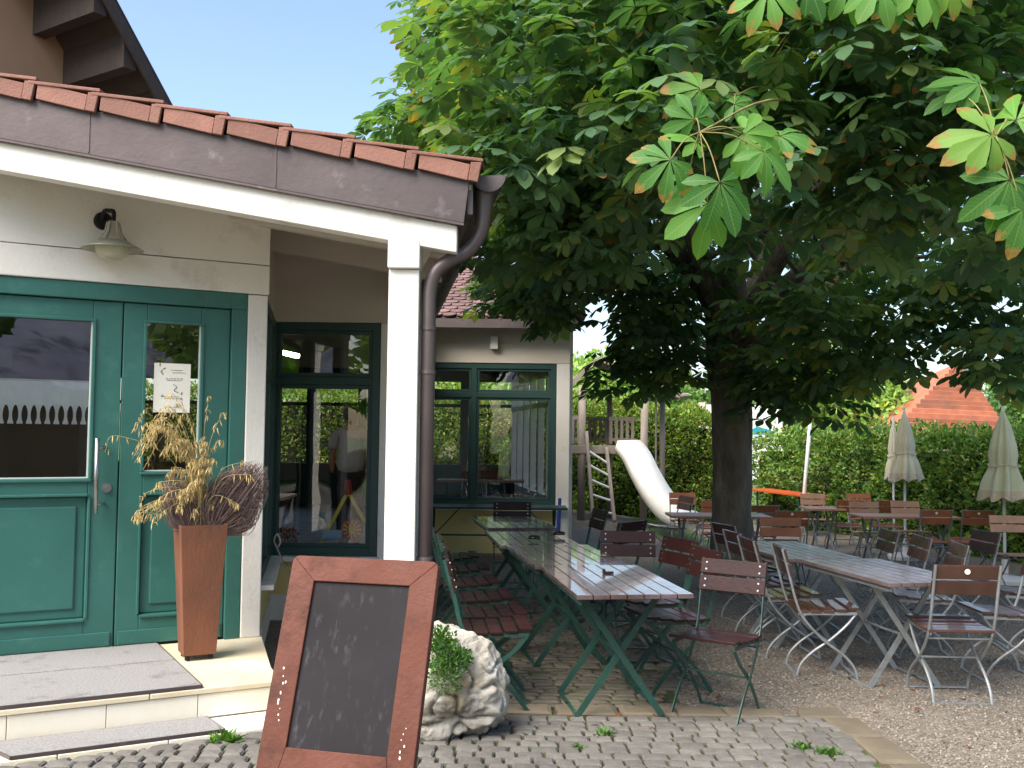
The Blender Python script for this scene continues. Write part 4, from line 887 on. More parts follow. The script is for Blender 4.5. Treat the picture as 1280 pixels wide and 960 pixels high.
# small things on tables
def ashtray(x, y, label):
    b = MB(); b.lathe([(0, .004), (.03, .004), (.042, .022), (.05, .024), (.052, .0), (0, .0)], n=16); o = b.build('ashtray', 'ashtray', smooth=True); o.location = (x, y, .7755); tag(o, label, 'ashtray', 'ashtrays on the green legged tables')
ashtray(.20, 8.15, 'dark glass ashtray on the third green legged table, left one'); ashtray(.42, 8.5, 'dark glass ashtray on the third green legged table, right one')
b = MB(); b.box(-.035, .035, -.012, .012, 0, .012); b.box(-.035, -.022, -.012, .012, .012, .03); o = b.build('table_clip', 'black_iron', None, .002); q = PZ(760, 717, .775); o.location = (q.x, q.y, .7755); o.rotation_euler = (0, 0, .3); tag(o, 'small dark tablecloth clip lying on the nearest red table', 'clip')
b = MB(); b.tube([(0, 0, 0), (.02, .03, .45)], [.03, .022], 8); o = b.build('rolled_cloth', 'blue_cloth'); q = PY(698, 655, 13.2); o.location = (q.x, 13.25, .32); tag(o, 'narrow blue roll standing at the white corner post under the far table end', 'cloth roll')
# ---- closed parasols and poles
def parasol(px, pyt, pyb, D, m, label, rad=.17, zb=None, base=True, hem=True, rb=.26):
    c = PY(px, pyb, D); g = zg(c.x, D) if zb is None else zb; r = thing('closed_parasol', (c.x, D, g), label, 'parasol', 'closed parasols'); zt = PY(px, pyt, D).z-g; zb_ = c.z-g
    b = MB(); n = 48; prof = [(0, .012), (.06, .025), (.15, .05), (.25, .07), (.38, .09), (.5, .105), (.57, .113), (.62, .12), (.68, .127), (.75, .135), (.83, .147), (.9, .155), (1, .17)]; vs = []
    for t, q in prof:
        for j in range(n):
            a = 2*PI*j/n; wr = 1-.22*math.exp(-((t-.62)/.09)**2); rr = q*rad/.17*wr*(1+(.24+.14*math.sin(a*2+px))*math.cos(a*8+t*2.5+.5*math.sin(a*3))*(t**.35)+.12*math.sin(a*3+t*2+px)); vs.append((rr*math.cos(a), rr*math.sin(a), zt-(zt-zb_)*t+(.03*math.cos(a*7+2)*t if t == 1 else 0)))
    b.add(vs, [(i*n+j, i*n+(j+1) % n, (i+1)*n+(j+1) % n, (i+1)*n+j) for i in range(len(prof)-1) for j in range(n)])
    cn = b.build('canopy', m, r, smooth=True)
    if hem:
        b2 = MB(); o0 = (len(prof)-2)*n; b2.add([(v[0]*1.015, v[1]*1.015, v[2]) for v in vs[o0:]], [(j, (j+1) % n, (j+1) % n+n, j+n) for j in range(n)]); b2.build('hem', 'parasol_hem', cn, smooth=True)
    b = MB(); b.tube([(0, 0, .0), (0, 0, zt+.06)], .019, 10); b.build('pole', 'white_metal', r)
    zk = zt-(zt-zb_)*.62; kr = rad*.70; b = MB(); b.tube([(kr*math.cos(2*PI*j/20)*(1+.08*math.cos(j*2)), kr*math.sin(2*PI*j/20), zk+.015*math.sin(j)) for j in range(21)], .009, 5); b.build('strap', 'parasol_hem', r)
    if base: b = MB(); b.lathe([(0, .0), (rb, .0), (rb, .05), (rb-.03, .075), (.04, .09), (.04, .3), (0, .3)], n=28); b.build('base', 'white_metal', r, smooth=False)
parasol(1131, 514, 600, 15.0, 'parasol', 'closed cream parasol with brownish hem before the middle of the hedge', .22)
parasol(1255, 514, 624, 12.3, 'parasol_green', 'closed pale green parasol at the right picture edge', .25)
parasol(1117, 525, 598, 17.2, 'parasol', 'narrow closed parasol half hidden behind the cream one', .13, base=False)
parasol(562, 506, 571, 22.5, 'parasol', 'closed cream parasol beyond the restaurant, seen through its far window', .25)
b = MB(); p0 = PZ(1001, 668, -.2); p1 = PY(1013, 524, p0.y); b.tube([p0, p1], .035, 10); LPo = thing('garden_lamp', p0, 'thin leaning white lamp pole with a small white globe in front of the hedge', 'lamp post')
o = b.build('pole', 'white_metal', LPo, smooth=True); o.data.transform(Matrix.Translation(-p0)); b = MB(); b.lathe([(.0, .09)]+[(.09*math.sin(PI*i/8), .09*math.cos(PI*i/8)) for i in range(1, 8)]+[(0, -.09)], n=14); o = b.build('globe', 'white_metal', LPo, smooth=True); o.data.transform(Matrix.Translation(p1-p0+Z*.06))
# ---- playground
g0 = PZ(728, 649, -.12); D0 = 19.0; PG = thing('playground_tower', (PY(765, 600, D0).x, D0, -.12), 'weathered wooden play tower with ladder and white slide behind the tables', 'playground')
def W3(px, py, D): return PY(px, py, D)
bz = -.12
def post(px_t, py_t, px_b, D, r=.075):
    a = W3(px_t, py_t, D); c = W3(px_b, 640, D); b = MB(); b.tube([V((c.x, D, bz)), V((a.x, D, a.z))], r, 10); return part(b, 'post', 'weathered_wood', PG, smooth=True)
post(728, 482, 726, D0); post(806, 492, 804, D0); post(762, 495, 762, 20.4, .06); post(838-10, 500, 828, 20.4, .06); post(712, 490, 712, 20.4, .06)
zp = W3(740, 558, D0).z; xa, xb = W3(706, 558, D0).x, W3(806, 558, D0).x
b = MB(); b.box(xa, xb, D0, D0+1.4, zp-.06, zp); b.box(xa, xb, D0-.08, D0-.02, zp-.14, zp+.02); part(b, 'platform', 'weathered_wood', PG, .01)
b = MB(); zr = W3(740, 523, D0).z
for (x0, x1, y) in ((xa, W3(724, 500, D0).x, D0), (W3(767, 500, D0).x, W3(803, 500, D0).x, D0+.9), (xa, xb, D0+1.4)):
    b.box(x0, x1, y-.02, y+.02, zr-.03, zr+.05); b.box(x0, x1, y-.02, y+.02, zp+.1, zp+.16); x = x0+.04
    while x < x1: b.box(x-.03, x+.03, y-.035, y-.021, zp+.05, zr+.0); x += .11
    part(b, 'railing', 'weathered_wood', PG, .004); b = MB()
b = None
b = MB(); ry = D0; b.prism([W3(690, 500, ry), W3(735, 455, ry), W3(735, 462, ry), W3(694, 508, ry)], (0, 1, 0), 1.5); b.prism([W3(735, 455, ry), W3(752, 445, ry), W3(850, 492, ry), W3(850, 498, ry), W3(752, 452, ry), W3(735, 462, ry)], (0, 1, 0), 1.5); part(b, 'roof', 'weathered_wood', PG)
LD = None
l0, l1 = (W3(733, 540, D0-.1), W3(741, 648, D0-.9)), (W3(758, 560, D0-.1), W3(768, 652, D0-.9))
b = MB(); b.bar(l0[0], l0[1], .06, .09); b.bar(l1[0], l1[1], .06, .09); LD = part(b, 'ladder', 'weathered_wood', PG, .01)
for i in range(5): t = .22+i*.17; b = MB(); b.tube([l0[0].lerp(l0[1], t), l1[0].lerp(l1[1], t)], .022, 6); part(b, 'rung', 'white_metal', LD)
cl = [(786, 552, D0-.05), (797, 566, 18.6), (808, 588, 18.2), (823, 614, 17.8), (842, 636, 17.3), (862, 645, 17.0)]
cl = catmull([W3(*c) for c in cl], 5); b = MB(); vs = []; hwid = .22
prof = [(-1.12, .17), (-1.0, .19), (-.9, .02), (0, 0), (.9, .02), (1.0, .19), (1.12, .17), (1.0, -.03), (-1, -.03)]
sv = V((1, .25, 0)).normalized()
for i, c in enumerate(cl):
    d = (cl[min(i+1, len(cl)-1)]-cl[max(0, i-1)]).normalized(); s_ = sv-d*sv.dot(d); s_.normalize(); u_ = s_.cross(d); vs += [c+s_*(p[0]*hwid*1.1)+u_*p[1] for p in prof]
m_ = len(prof); b.add(vs, [(i*m_+j, i*m_+(j+1) % m_, (i+1)*m_+(j+1) % m_, (i+1)*m_+j) for i in range(len(cl)-1) for j in range(m_)]); part(b, 'slide', 'slide_white', PG, smooth=True)
b = MB(); a = W3(820, 500, 19.5); b.tube([a, W3(820, 590, 19.5)], .02, 6); b.tube([W3(806, 497, D0), a, W3(860, 494, 20)], .05, 8); part(b, 'climbing_rope', 'weathered_wood', PG)
world_parts(PG)
# ------------------------------------------------------------------ hedges, trees, far setting
def hedge(name, path, hts, th, n, m, label):
    L = [0]; P = [V(p) for p in path]
    for i in range(1, len(P)): L.append(L[-1]+(P[i]-P[i-1]).length)
    root = thing(name, P[0], label, 'hedge')
    def at(t):
        t *= L[-1]
        for i in range(1, len(P)):
            if t <= L[i] or i == len(P)-1:
                f = (t-L[i-1])/(L[i]-L[i-1]); return P[i-1].lerp(P[i], f), hts[i-1]+(hts[i]-hts[i-1])*f, (P[i]-P[i-1]).normalized()
    pos = []; out = []
    T = RNG.random(n); side = RNG.random(n); zz = RNG.random(n)
    for t, s, z_ in zip(T, side, zz):
        p, h, d = at(t); nn = V((d.y, -d.x, 0)); bl = .3*noise.noise(V((t*L[-1]*1.3, z_*2.6, 1)))+.18*noise.noise(V((t*L[-1]*3, z_*5, 4)))
        if s < .62: q = p+nn*(th/2+bl-random.random()**2*.3)+V((0, 0, z_*h)); o = nn
        elif s < .9: q = p+nn*(th*(random.random()-.5))+V((0, 0, h+bl*1.3-random.random()**2*.2)); o = V((0, 0, 1))
        else: q = p-nn*(th/2+bl)+V((0, 0, z_*h)); o = -nn
        pos.append(q-P[0]); out.append(o)
    pos = np.array(pos); out = np.array(out); dd = nrm(out*.7+RNG.normal(0, .6, (n, 3))+[0, 0, .25])
    scatter('foliage', m, SMALL[0]*[.9, 1, 1], SMALL[1], pos, basis(dd, RNG.normal(0, 1, (n, 3))+out), RNG.uniform(.05, .12, n), RNG.random(n)**1.2, parent=root)
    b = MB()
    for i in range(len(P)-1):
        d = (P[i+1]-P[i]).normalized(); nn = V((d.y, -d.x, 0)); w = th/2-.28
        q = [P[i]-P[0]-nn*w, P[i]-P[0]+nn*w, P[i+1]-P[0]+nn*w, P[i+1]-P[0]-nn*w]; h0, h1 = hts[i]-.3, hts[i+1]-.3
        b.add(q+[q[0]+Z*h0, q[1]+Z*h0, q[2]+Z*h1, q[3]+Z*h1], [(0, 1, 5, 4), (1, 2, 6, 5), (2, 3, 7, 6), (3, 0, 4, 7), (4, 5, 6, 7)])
    b.build('dark_core', 'hedge_core', root)  # solid dark box inside the leaves, inner shade put into its colour
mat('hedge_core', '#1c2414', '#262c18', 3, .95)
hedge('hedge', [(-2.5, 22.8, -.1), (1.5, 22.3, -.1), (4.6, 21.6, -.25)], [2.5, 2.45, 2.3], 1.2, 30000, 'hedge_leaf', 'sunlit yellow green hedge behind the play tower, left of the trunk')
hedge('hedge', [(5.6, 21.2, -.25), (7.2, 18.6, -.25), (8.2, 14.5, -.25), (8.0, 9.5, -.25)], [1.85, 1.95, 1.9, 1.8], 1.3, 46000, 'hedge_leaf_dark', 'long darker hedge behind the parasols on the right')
hedge('hedge', [(-9, 23.5, 0), (-2.6, 23.2, 0)], [2.6, 2.6], 1.2, 14000, 'hedge_leaf', 'hedge beyond the restaurant, seen through its windows')
def leaf_tree(name, x, y, zb, H, R, n, m, label, sz=(.12, .25), lobes=9, trunk=.2, group='trees beyond the hedges'):
    r = thing(name, (x, y, zb), label, 'tree', group); b = MB(); b.tube([(0, 0, 0), (.05, 0, H*.35), (0, .05, H*.7)], [trunk, trunk*.7, trunk*.25], 9)
    for i in range(6): a = i*1.05; b.tube([(0, 0, H*(.25+.05*i)), (R*.35*math.cos(a), R*.35*math.sin(a), H*(.45+.06*i)), (R*.7*math.cos(a), R*.7*math.sin(a), H*(.55+.06*i))], [trunk*.4, trunk*.25, trunk*.08], 6)
    b.build('trunk', 'bark', r, smooth=True)
    cs = []
    for i in range(lobes): a = random.uniform(0, 6.28); t = random.random(); q = R*.62*math.sin(PI*min(1, t*.9+.12))*random.uniform(.4, 1); cs.append((q*math.cos(a), q*math.sin(a), H*(.32+.58*t), R*random.uniform(.38, .55)))
    cs = np.array(cs); k = RNG.integers(0, lobes, n); a = nrm(RNG.normal(0, 1, (n, 3))); rad = cs[k, 3]*(1-.4*RNG.random(n)**2); p = cs[k, :3]+a*rad[:, None]*[1, 1, .8]
    dd = nrm(a+RNG.normal(0, .6, (n, 3))); scatter('crown', m, SMALL[0]*[1.2, 1, 1], SMALL[1], p, basis(dd, RNG.normal(0, 1, (n, 3))+a), RNG.uniform(*sz, n), RNG.random(n), parent=r)
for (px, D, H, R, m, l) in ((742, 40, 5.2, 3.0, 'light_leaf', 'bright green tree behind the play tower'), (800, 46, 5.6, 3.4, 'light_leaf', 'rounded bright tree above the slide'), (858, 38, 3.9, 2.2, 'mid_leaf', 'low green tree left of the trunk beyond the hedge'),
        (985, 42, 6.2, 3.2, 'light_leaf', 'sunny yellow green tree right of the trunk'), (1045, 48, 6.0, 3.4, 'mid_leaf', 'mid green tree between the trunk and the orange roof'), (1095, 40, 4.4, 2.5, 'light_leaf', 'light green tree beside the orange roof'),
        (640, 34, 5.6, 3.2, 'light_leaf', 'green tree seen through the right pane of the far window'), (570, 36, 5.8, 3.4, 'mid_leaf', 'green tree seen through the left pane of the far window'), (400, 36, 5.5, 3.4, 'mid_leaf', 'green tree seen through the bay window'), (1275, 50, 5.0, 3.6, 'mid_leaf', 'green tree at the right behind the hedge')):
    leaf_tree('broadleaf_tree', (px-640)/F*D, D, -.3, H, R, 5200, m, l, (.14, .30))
# hills
b = MB(); n = 60; vs = []
for k_, (D, zz) in enumerate(((150, -1), (230, 11), (330, 24), (480, 30), (600, 10))):
    for i in range(n+1): x = -300+i*12.0; h = zz*(.55+.45*noise.noise(V((x*.006, k_*1.3, 2))))+4*noise.noise(V((x*.03, k_, 5)))*(zz > 0); h *= .35+.65*math.exp(-((x-60)/140)**2); vs.append((x*D/300, D, h))
b.add(vs, [(k_*(n+1)+i, k_*(n+1)+i+1, (k_+1)*(n+1)+i+1, (k_+1)*(n+1)+i) for k_ in range(4) for i in range(n)]); tag(b.build('hills', 'hill', smooth=True), kind='structure')
# orange roofed house
OH = thing('house', ((1180-640)/F*36, 38, -.3), 'house with bright orange tiled roof and grey chimney above the right hedge', 'house')
D = 36.0; e0, e1, rg0, rg1 = PY(1108, 530, D), PY(1262, 552, D), PY(1196, 458, D+5), PY(1300, 462, D+5)
b = MB(); q0, q1 = PY(1112, 545, D), PY(1268, 552, D); ap = PY(1200, 452, D+4); ap2 = PY(1212, 452, D+6)
rows = 17
for i in range(rows):
    a, c = i/rows, (i+1)/rows; L0, R0 = q0.lerp(ap, a), q1.lerp(ap, a); L1, R1 = q0.lerp(ap, c), q1.lerp(ap, c); b.add([L0+Z*.16, R0+Z*.16, R1, L1, L0-Z*.05, R0-Z*.05], [(0, 1, 2, 3), (4, 5, 1, 0)])
bkk = q0+V((-1, 9, 0)), q1+V((1, 9, 0)); b.add([q1, bkk[1], ap], [(0, 1, 2)]); b.add([q0, ap, bkk[0]], [(0, 1, 2)]); b.add([bkk[0], bkk[1], ap], [(0, 1, 2)]); part(b, 'roof', 'orange_tile', OH)
b = MB(); b.box(q0.x+.4, q1.x-.4, D+.4, D+8.5, -.3, q0.z+.1); part(b, 'wall', 'cream_wall', OH)
b = MB(); c = PY(1208, 458, D+3.5); b.box(c.x-.25, c.x+.25, D+3.2, D+3.8, c.z-1.2, c.z+.35); b.box(c.x-.3, c.x+.3, D+3.15, D+3.85, c.z+.35, c.z+.42); part(b, 'chimney', 'chimney', OH); world_parts(OH)
# banner sign in the hedge gap
sg = PY(917, 545, 25.0); SG = thing('banner_sign', (sg.x, 25, -.3), 'white sign board with teal shape and dark letters behind the trunk', 'sign')
sx0, sx1 = PY(882, 545, 25).x, PY(978, 545, 25).x; z0, z1 = PY(917, 600, 25).z, PY(917, 506, 25).z
b = MB(); b.box(sx0, sx1, 25, 25.05, z0, z1); part(b, 'board', 'sign_white', SG)
b = MB(); b.box(sx0-.16, sx0-.02, 24.96, 25.1, -.3, z1+.05); part(b, 'post', 'cream_wall', SG)
b = MB(); q = [PY(940, 537, 24.99), PY(946, 533, 24.99), PY(958, 536, 24.99), PY(972, 541, 24.99), PY(972, 543, 24.99), PY(940, 543, 24.99)]; b.prism(q, (0, 1, 0), .01); part(b, 'teal_shape', 'teal', SG)
world_parts(SG)
def text3d(s, loc, size, m, parent, rot=(PI/2, 0, 0)):
    cu = bpy.data.curves.new('lettering', 'FONT'); cu.body = s; cu.size = size; cu.extrude = .004; cu.align_x = 'CENTER'; t = bpy.data.objects.new('t', cu); COL.objects.link(t)
    bpy.context.view_layer.update(); dg = bpy.context.evaluated_depsgraph_get(); me = bpy.data.meshes.new_from_object(t.evaluated_get(dg)); bpy.data.objects.remove(t)
    me.materials.clear(); me.materials.append(MATS[m]); o = bpy.data.objects.new('lettering', me); COL.objects.link(o); o.parent = parent; o.location = loc; o.rotation_euler = rot; return o
q = PY(948, 557, 24.98); text3d('ge', q-V(SG.location), .34, 'ink', SG)
# neighbouring gabled house, upper left
gd = V((.55, .83, 0)).normalized(); gn = V((gd.y, -gd.x, 0)); D = 16.0; P0 = PY(212, 126, D)
NH = thing('neighbour_house', (P0.x-3, P0.y+1, 0), 'tall brown rendered house with dark overhanging gable roof behind the restaurant roof', 'house')
def GP(t, z, o=0): return V((P0.x, P0.y, 0))-gd*t+gn*o+Z*z
def gz(px, py): # solve on gable plane
    d = ray(px, py); t = (V((P0.x, P0.y, 1.65))-CAM).dot(gn)/d.dot(gn); q = CAM+d*t; return -(q-V((P0.x, P0.y, 0))).dot(gd), q.z
t1, z1 = gz(145, 0); sl_ = (z1-P0.z)/t1
top = 5.0
def rl(t): return P0.z+sl_*t
b = MB(); ov = 1.75
for dz, hh in ((0, .28),): b.prism([GP(-.3, rl(-.3)), GP(top, rl(top)), GP(top, rl(top)-.34), GP(-.3, rl(-.3)-.34)], -gn, .05)
part(b, 'verge_board', 'dark_wood', NH)
b = MB(); b.prism([GP(-.5, rl(-.5)+.03), GP(top, rl(top)+.03), GP(top, rl(top)-.04), GP(-.5, rl(-.5)-.04)], -gn, 8); part(b, 'roof', 'dark_wood', NH)
b = MB(); b.prism([GP(.3, 0, -ov), GP(top, 0, -ov), GP(top, rl(top)-.06, -ov), GP(.3, rl(.3)-.06, -ov)], -gn, 7); part(b, 'wall', 'brown_wall', NH)
for t in (.6, 1.15, 1.7, 2.25, 2.8):
    b = MB(); b.prism([GP(t, rl(t)-.42, -.08), GP(t+.22, rl(t)-.42, -.08), GP(t+.22, rl(t+.22)-.06, -.08), GP(t, rl(t)-.06, -.08)], -gn, ov+.05); part(b, 'purlin', 'dark_wood', NH)
b = MB()
for i in range(9): t = .2+i*.5; b.prism([GP(t, rl(t)-.10, -.05), GP(t+.44, rl(t+.44)-.10, -.05), GP(t+.44, rl(t+.44)-.045, -.05), GP(t, rl(t)-.045, -.05)], -gn, ov-.02)
part(b, 'soffit_boards', 'dark_wood', NH); world_parts(NH)
# ------------------------------------------------------------------ things behind the window panes
TY = thing('toy_windmill', PY(428, 683, 8.86), 'yellow and red wooden toy standing inside the bay window', 'toy'); T0 = V(TY.location)
def tp(px, py, y=8.86): return PY(px, py, y)-T0
b = MB(); b.bar(tp(401, 681), tp(434, 616), .03, .03); b.bar(tp(436, 616), tp(456, 652), .03, .03); part(b, 'frame', 'toy_yellow', TY)
b = MB(); b.tube([tp(435, 618), tp(435, 600)], [.04, .028], 10); part(b, 'cap', 'toy_red', TY)
b = MB(); c = tp(440, 662, 8.95); b.tube([c, c+V((0, .05, 0))], .10, 20); part(b, 'wheel', 'toy_red', TY)
b = MB()
for i in range(6): a = i*PI/6; q = V((math.cos(a), 0, math.sin(a)))*.085; b.bar(c-q-V((0, .006, 0)), c+q-V((0, .006, 0)), .006, .012)
part(b, 'spoke', 'toy_yellow', TY)
b = MB(); q = tp(416, 668, 8.84); b.obox(q, (1, 0, 0), (0, 1, 0), Z, .085, .05, .035); part(b, 'box', 'toy_blue', TY, .01)
o = herbs('potted_flower', PY(358, 672, 8.9), .11, .08, .08, 160, 'red_petal', 'dark red flowers on the inner sill at the left of the bay window', 'flowers', (.02, .05)) if leafmat('red_petal', [(0, '#5a1a20'), (.6, '#a04048'), (1, '#d0b8a8')], None, .2) is None else None
# person in a white shirt standing inside, back to the window
def skin(pts, edges, radii, name, m, parent, loc=(0, 0, 0)):
    me = bpy.data.meshes.new(name); me.from_pydata(pts, edges, []); o = bpy.data.objects.new(name, me); COL.objects.link(o); sk = o.modifiers.new('s', 'SKIN'); me.skin_vertices or None
    for i, r in enumerate(radii): me.skin_vertices[0].data[i].radius = r if hasattr(r, '__len__') else (r, r)
    me.skin_vertices[0].data[0].use_root = True; su = o.modifiers.new('u', 'SUBSURF'); su.levels = su.render_levels = 2; me.materials.append(MATS[m]); o.parent = parent; return o
hx = (440-640)/F*12.6
PR = thing('person', (hx, 12.6, HP-.02), 'person in loose white shirt and dark trousers inside behind the bay window', 'person')
def SKN(o):
    return o
body = [(0, 0, .95), (0, 0, 1.12), (0, 0, 1.30), (0, 0, 1.42), (0, .0, 1.50), (0, -.01, 1.60), (0, -.01, 1.68), (-.19, 0, 1.40), (-.24, .02, 1.14), (-.22, -.08, .90), (.19, 0, 1.40), (.24, .02, 1.14), (.22, -.08, .90), (-.09, 0, .88), (-.10, 0, .48), (-.10, .02, .06), (-.10, -.12, .03), (.09, 0, .88), (.10, 0, .48), (.10, .02, .06), (.10, -.12, .03)]
ed = [(0, 1), (1, 2), (2, 3), (3, 4), (4, 5), (5, 6), (3, 7), (7, 8), (8, 9), (3, 10), (10, 11), (11, 12), (0, 13), (13, 14), (14, 15), (15, 16), (0, 17), (17, 18), (18, 19), (19, 20)]
rd = [(.16, .11), (.14, .10), (.16, .11), (.14, .10), (.055, .055), (.085, .1), (.08, .09), .052, .042, .03, .052, .042, .03, .09, .06, .04, .035, .09, .06, .04, .035]
o = skin(body, ed, rd, 'body', 'skin', PR)
o = skin([(0, 0, .86), (0, 0, 1.10), (0, 0, 1.30), (0, 0, 1.43), (-.2, 0, 1.39), (-.25, .02, 1.2), (.2, 0, 1.39), (.25, .02, 1.2)], [(0, 1), (1, 2), (2, 3), (3, 4), (4, 5), (3, 6), (6, 7)], [(.21, .15), (.19, .14), (.19, .135), (.12, .11), .075, .075, .075, .075], 'shirt', 'shirt', PR)
o = skin([(0, 0, .92), (-.09, 0, .86), (-.10, 0, .48), (-.10, .01, .12), (.09, 0, .86), (.10, 0, .48), (.10, .01, .12)], [(0, 1), (1, 2), (2, 3), (0, 4), (4, 5), (5, 6)], [(.17, .125), .105, .08, .07, .105, .08, .07], 'trousers', 'trousers', PR)
b = MB(); b.lathe([(0, .10), (.05, .092), (.085, .06), (.10, .0), (.098, -.05), (.07, -.08)], (0, -.03, 1.66), 16); b.build('hair', 'hair', PR, smooth=True)
def inner_chair(x, y, d, l): chair('o', x, y, d, l, HP-.02)
inner_chair(-.15, 15.2, 60, 'brown chair inside the glazed room, seen through the right pane of the far window'); inner_chair(-.6, 16.0, 270, 'brown chair inside the glazed room behind the left pane of the far window')
r = plain_table(-1.1, .2, 14.5, 15.0, HP+.72, 'slat_pale', 'green_metal', 'table inside the glazed room behind the far window', zb=HP-.02)
r = plain_table(-3.6, -2.4, 10.4, 11.1, HP+.72, 'cloth', 'green_metal', 'table with white top inside behind the bay window', zb=HP-.02)
for pr in PROT.values():
    for ch in list(pr.children): bpy.data.objects.remove(ch)
    bpy.data.objects.remove(pr)
# ------------------------------------------------------------------ opposite side of the yard (only seen in reflections)
OP = thing('opposite_house', (7, -14, 0), 'house with a pale roof across the yard, reflected in the door pane', 'house')
b = MB(); b.box(-7, 6, -4, 2, 0, 2.9); part(b, 'wall', 'brown_wall', OP)
b = MB(); b.prism([(-7.5, 2.6, 2.8), (6.5, 2.6, 2.8), (5.5, -2, 6.0), (-6.5, -2, 6.0)], (0, 0, -1), .1); part(b, 'roof', 'awning', OP)
for i, (x, y) in enumerate(((-3, -11), (2.5, -9), (13, -10), (-9, -7))): leaf_tree('broadleaf_tree', x, y, 0, 7+i*.5, 3.0, 4200, 'mid_leaf', ['leafy tree behind the photographer, left of the pale roof', 'leafy tree across the yard beside the pale roofed house', 'leafy tree at the far right across the yard', 'leafy tree at the far left across the yard'][i], (.2, .4), group='trees across the yard')
# ------------------------------------------------------------------ horse chestnut
TX, TY_ = 2.43, 11.0; tz = zg(TX, TY_)
CH = thing('horse_chestnut_tree', (TX, TY_, tz), 'large horse chestnut tree with dark spreading crown over the beer garden', 'tree')
def L_(x, y, z): return V((x-TX, y-TY_, z-tz))
b = MB(); rings = 34; n = 26; vs = []; H = 3.6
for i in range(rings):
    z = H*i/(rings-1); r0 = .215+.10*math.exp(-z*5)+.05*sm((z-1.6)/1.6)-.06*sm((z-2.8)/.8)
    for j in range(n):
        a = 2*PI*j/n; r = r0*(1+.05*math.cos(a*5+z*.8)+.07*noise.noise(V((math.cos(a)*2, math.sin(a)*2, z*1.6))))+.014*noise.noise(V((math.cos(a)*9, math.sin(a)*9, z*3))); vs.append(V((r*math.cos(a)+.03*math.sin(z*1.2), r*math.sin(a), z-.03)))
b.add(vs, [(i*n+j, i*n+(j+1) % n, (i+1)*n+(j+1) % n, (i+1)*n+j) for i in range(rings-1) for j in range(n)]); b.build('trunk', 'bark', CH, smooth=True)
limbs = []
ends = [(-2.2, -3.5, 5.2), (-3.0, -.5, 5.8), (-1.2, -5.0, 6.3), (1.6, -5.2, 5.6), (3.4, -2.0, 4.3), (4.6, .6, 5.5), (2.2, 3.0, 6.6), (-1.4, 3.2, 6.6), (.3, -.6, 8.4), (2.6, -4.0, 4.2), (-2.2, -2.0, 3.7)]
b = MB(); tips = []
for e in ends:
    e = V(e); s = V((.0, 0, random.uniform(2.1, 3.2))); m1 = s.lerp(e, .35)+V((0, 0, .5)); m2 = s.lerp(e, .7)+V((random.uniform(-.3, .3), random.uniform(-.3, .3), .45)); c = catmull([s, m1, m2, e], 6); R0 = random.uniform(.10, .15)
    b.tube(c, [R0*(1-.85*i/(len(c)-1)) for i in range(len(c))], 10); limbs.append(c)
    for q in range(9):
        i = random.randint(4, len(c)-2); p = c[i]; d = V((random.uniform(-1, 1), random.uniform(-1, 1), random.uniform(-.35, .8))).normalized(); l = random.uniform(.8, 2.0); c2 = catmull([p, p+d*l*.5+Z*.12, p+d*l], 4); b.tube(c2, [.04*(1-.8*j/(len(c2)-1)) for j in range(len(c2))], 6); tips.append(c2)
for (x, y, z, l) in ((.25, -.3, 2.3, .9), (-.2, -.2, 2.45, .8)):
    c2 = catmull([V((x*.3, y*.3, z-.1)), V((x*2, y*2, z+.1)), V((x*3.4, y*3, z+.0))], 4); b.tube(c2, .014, 5)
b.build('limb', 'bark', CH, smooth=True)
lobes = [((3.3, 10.3, 6.6), (4.3, 5.5, 4.05), 780), (PY(655, 70, 9.2), (1.25, 1.5, 1.3), 95), (PY(560, 185, 9.5), (.95, 1.2, .55), 48), (PY(690, 150, 7.6), (1.1, 1.1, 1.0), 70), (PY(760, 90, 6.4), (1.2, 1.0, 1.0), 60),
         (PY(1010, 60, 6.0), (1.5, 1.1, .9), 60), (PY(1180, 120, 6.3), (1.1, 1.1, 1.0), 50), (PY(680, 290, 10.0), (.85, 1.1, .6), 52), (PY(672, 350, 11.2), (.55, .8, .42), 24), (PY(815, 385, 10.8), (.6, .9, .42), 28), (PY(810, 455, 10.8), (.5, .6, .16), 14), (PY(1050, 410, 9.4), (.9, 1.1, .4), 36), (PY(1240, 375, 8.6), (.7, .9, .4), 26), (PY(1245, 440, 8.0), (.3, .4, .16), 8), (PY(1000, 470, 10.3), (.6, .6, .35), 20), (PY(1060, 535, 11.2), (.75, .4, .16), 15), (PY(640, 215, 8.6), (.5, .9, .6), 30)]
LV = [[], [], [], []]  # pos, dir, normal, size
for (c, r, k_) in lobes:
    c = np.array(c, float)
    for i in range(k_):
        a = nrm(RNG.normal(0, 1, 3)); rad = (RNG.uniform(.78, 1.02) if RNG.random() < .72 else RNG.uniform(.35, .8)); bump_ = 1+.13*noise.noise(V(a*2.3+c*.3))
        p = c+a*np.array(r)*rad*bump_
        if p[2] > 9.2 and RNG.random() < .5: continue
        if p[2] < 2.05 or p[1] < 5.0: continue
        if p[0] < xe(p[1])+.05 and p[2] < roofz(p[0], p[1])+.35: continue
        if p[1] > 12.9 and p[0] < 1.3 and p[2] < 4.6: continue
        nl_ = RNG.integers(9, 14); sp = .34
        for q in range(nl_):
            ph = RNG.uniform(0, 6.28); h = np.array([math.cos(ph), math.sin(ph), 0]); out = nrm(h+.7*a*[1, 1, .3]+[0, 0, RNG.uniform(-.6, .1)])
            LV[0].append(p+h*sp*RNG.uniform(.3, 1)+[0, 0, RNG.uniform(-.28, .2)]); LV[1].append(out); LV[2].append(np.array([0, 0, 1.])+.5*h+.25*a+RNG.normal(0, .2, 3)); LV[3].append(RNG.uniform(.13, .215))
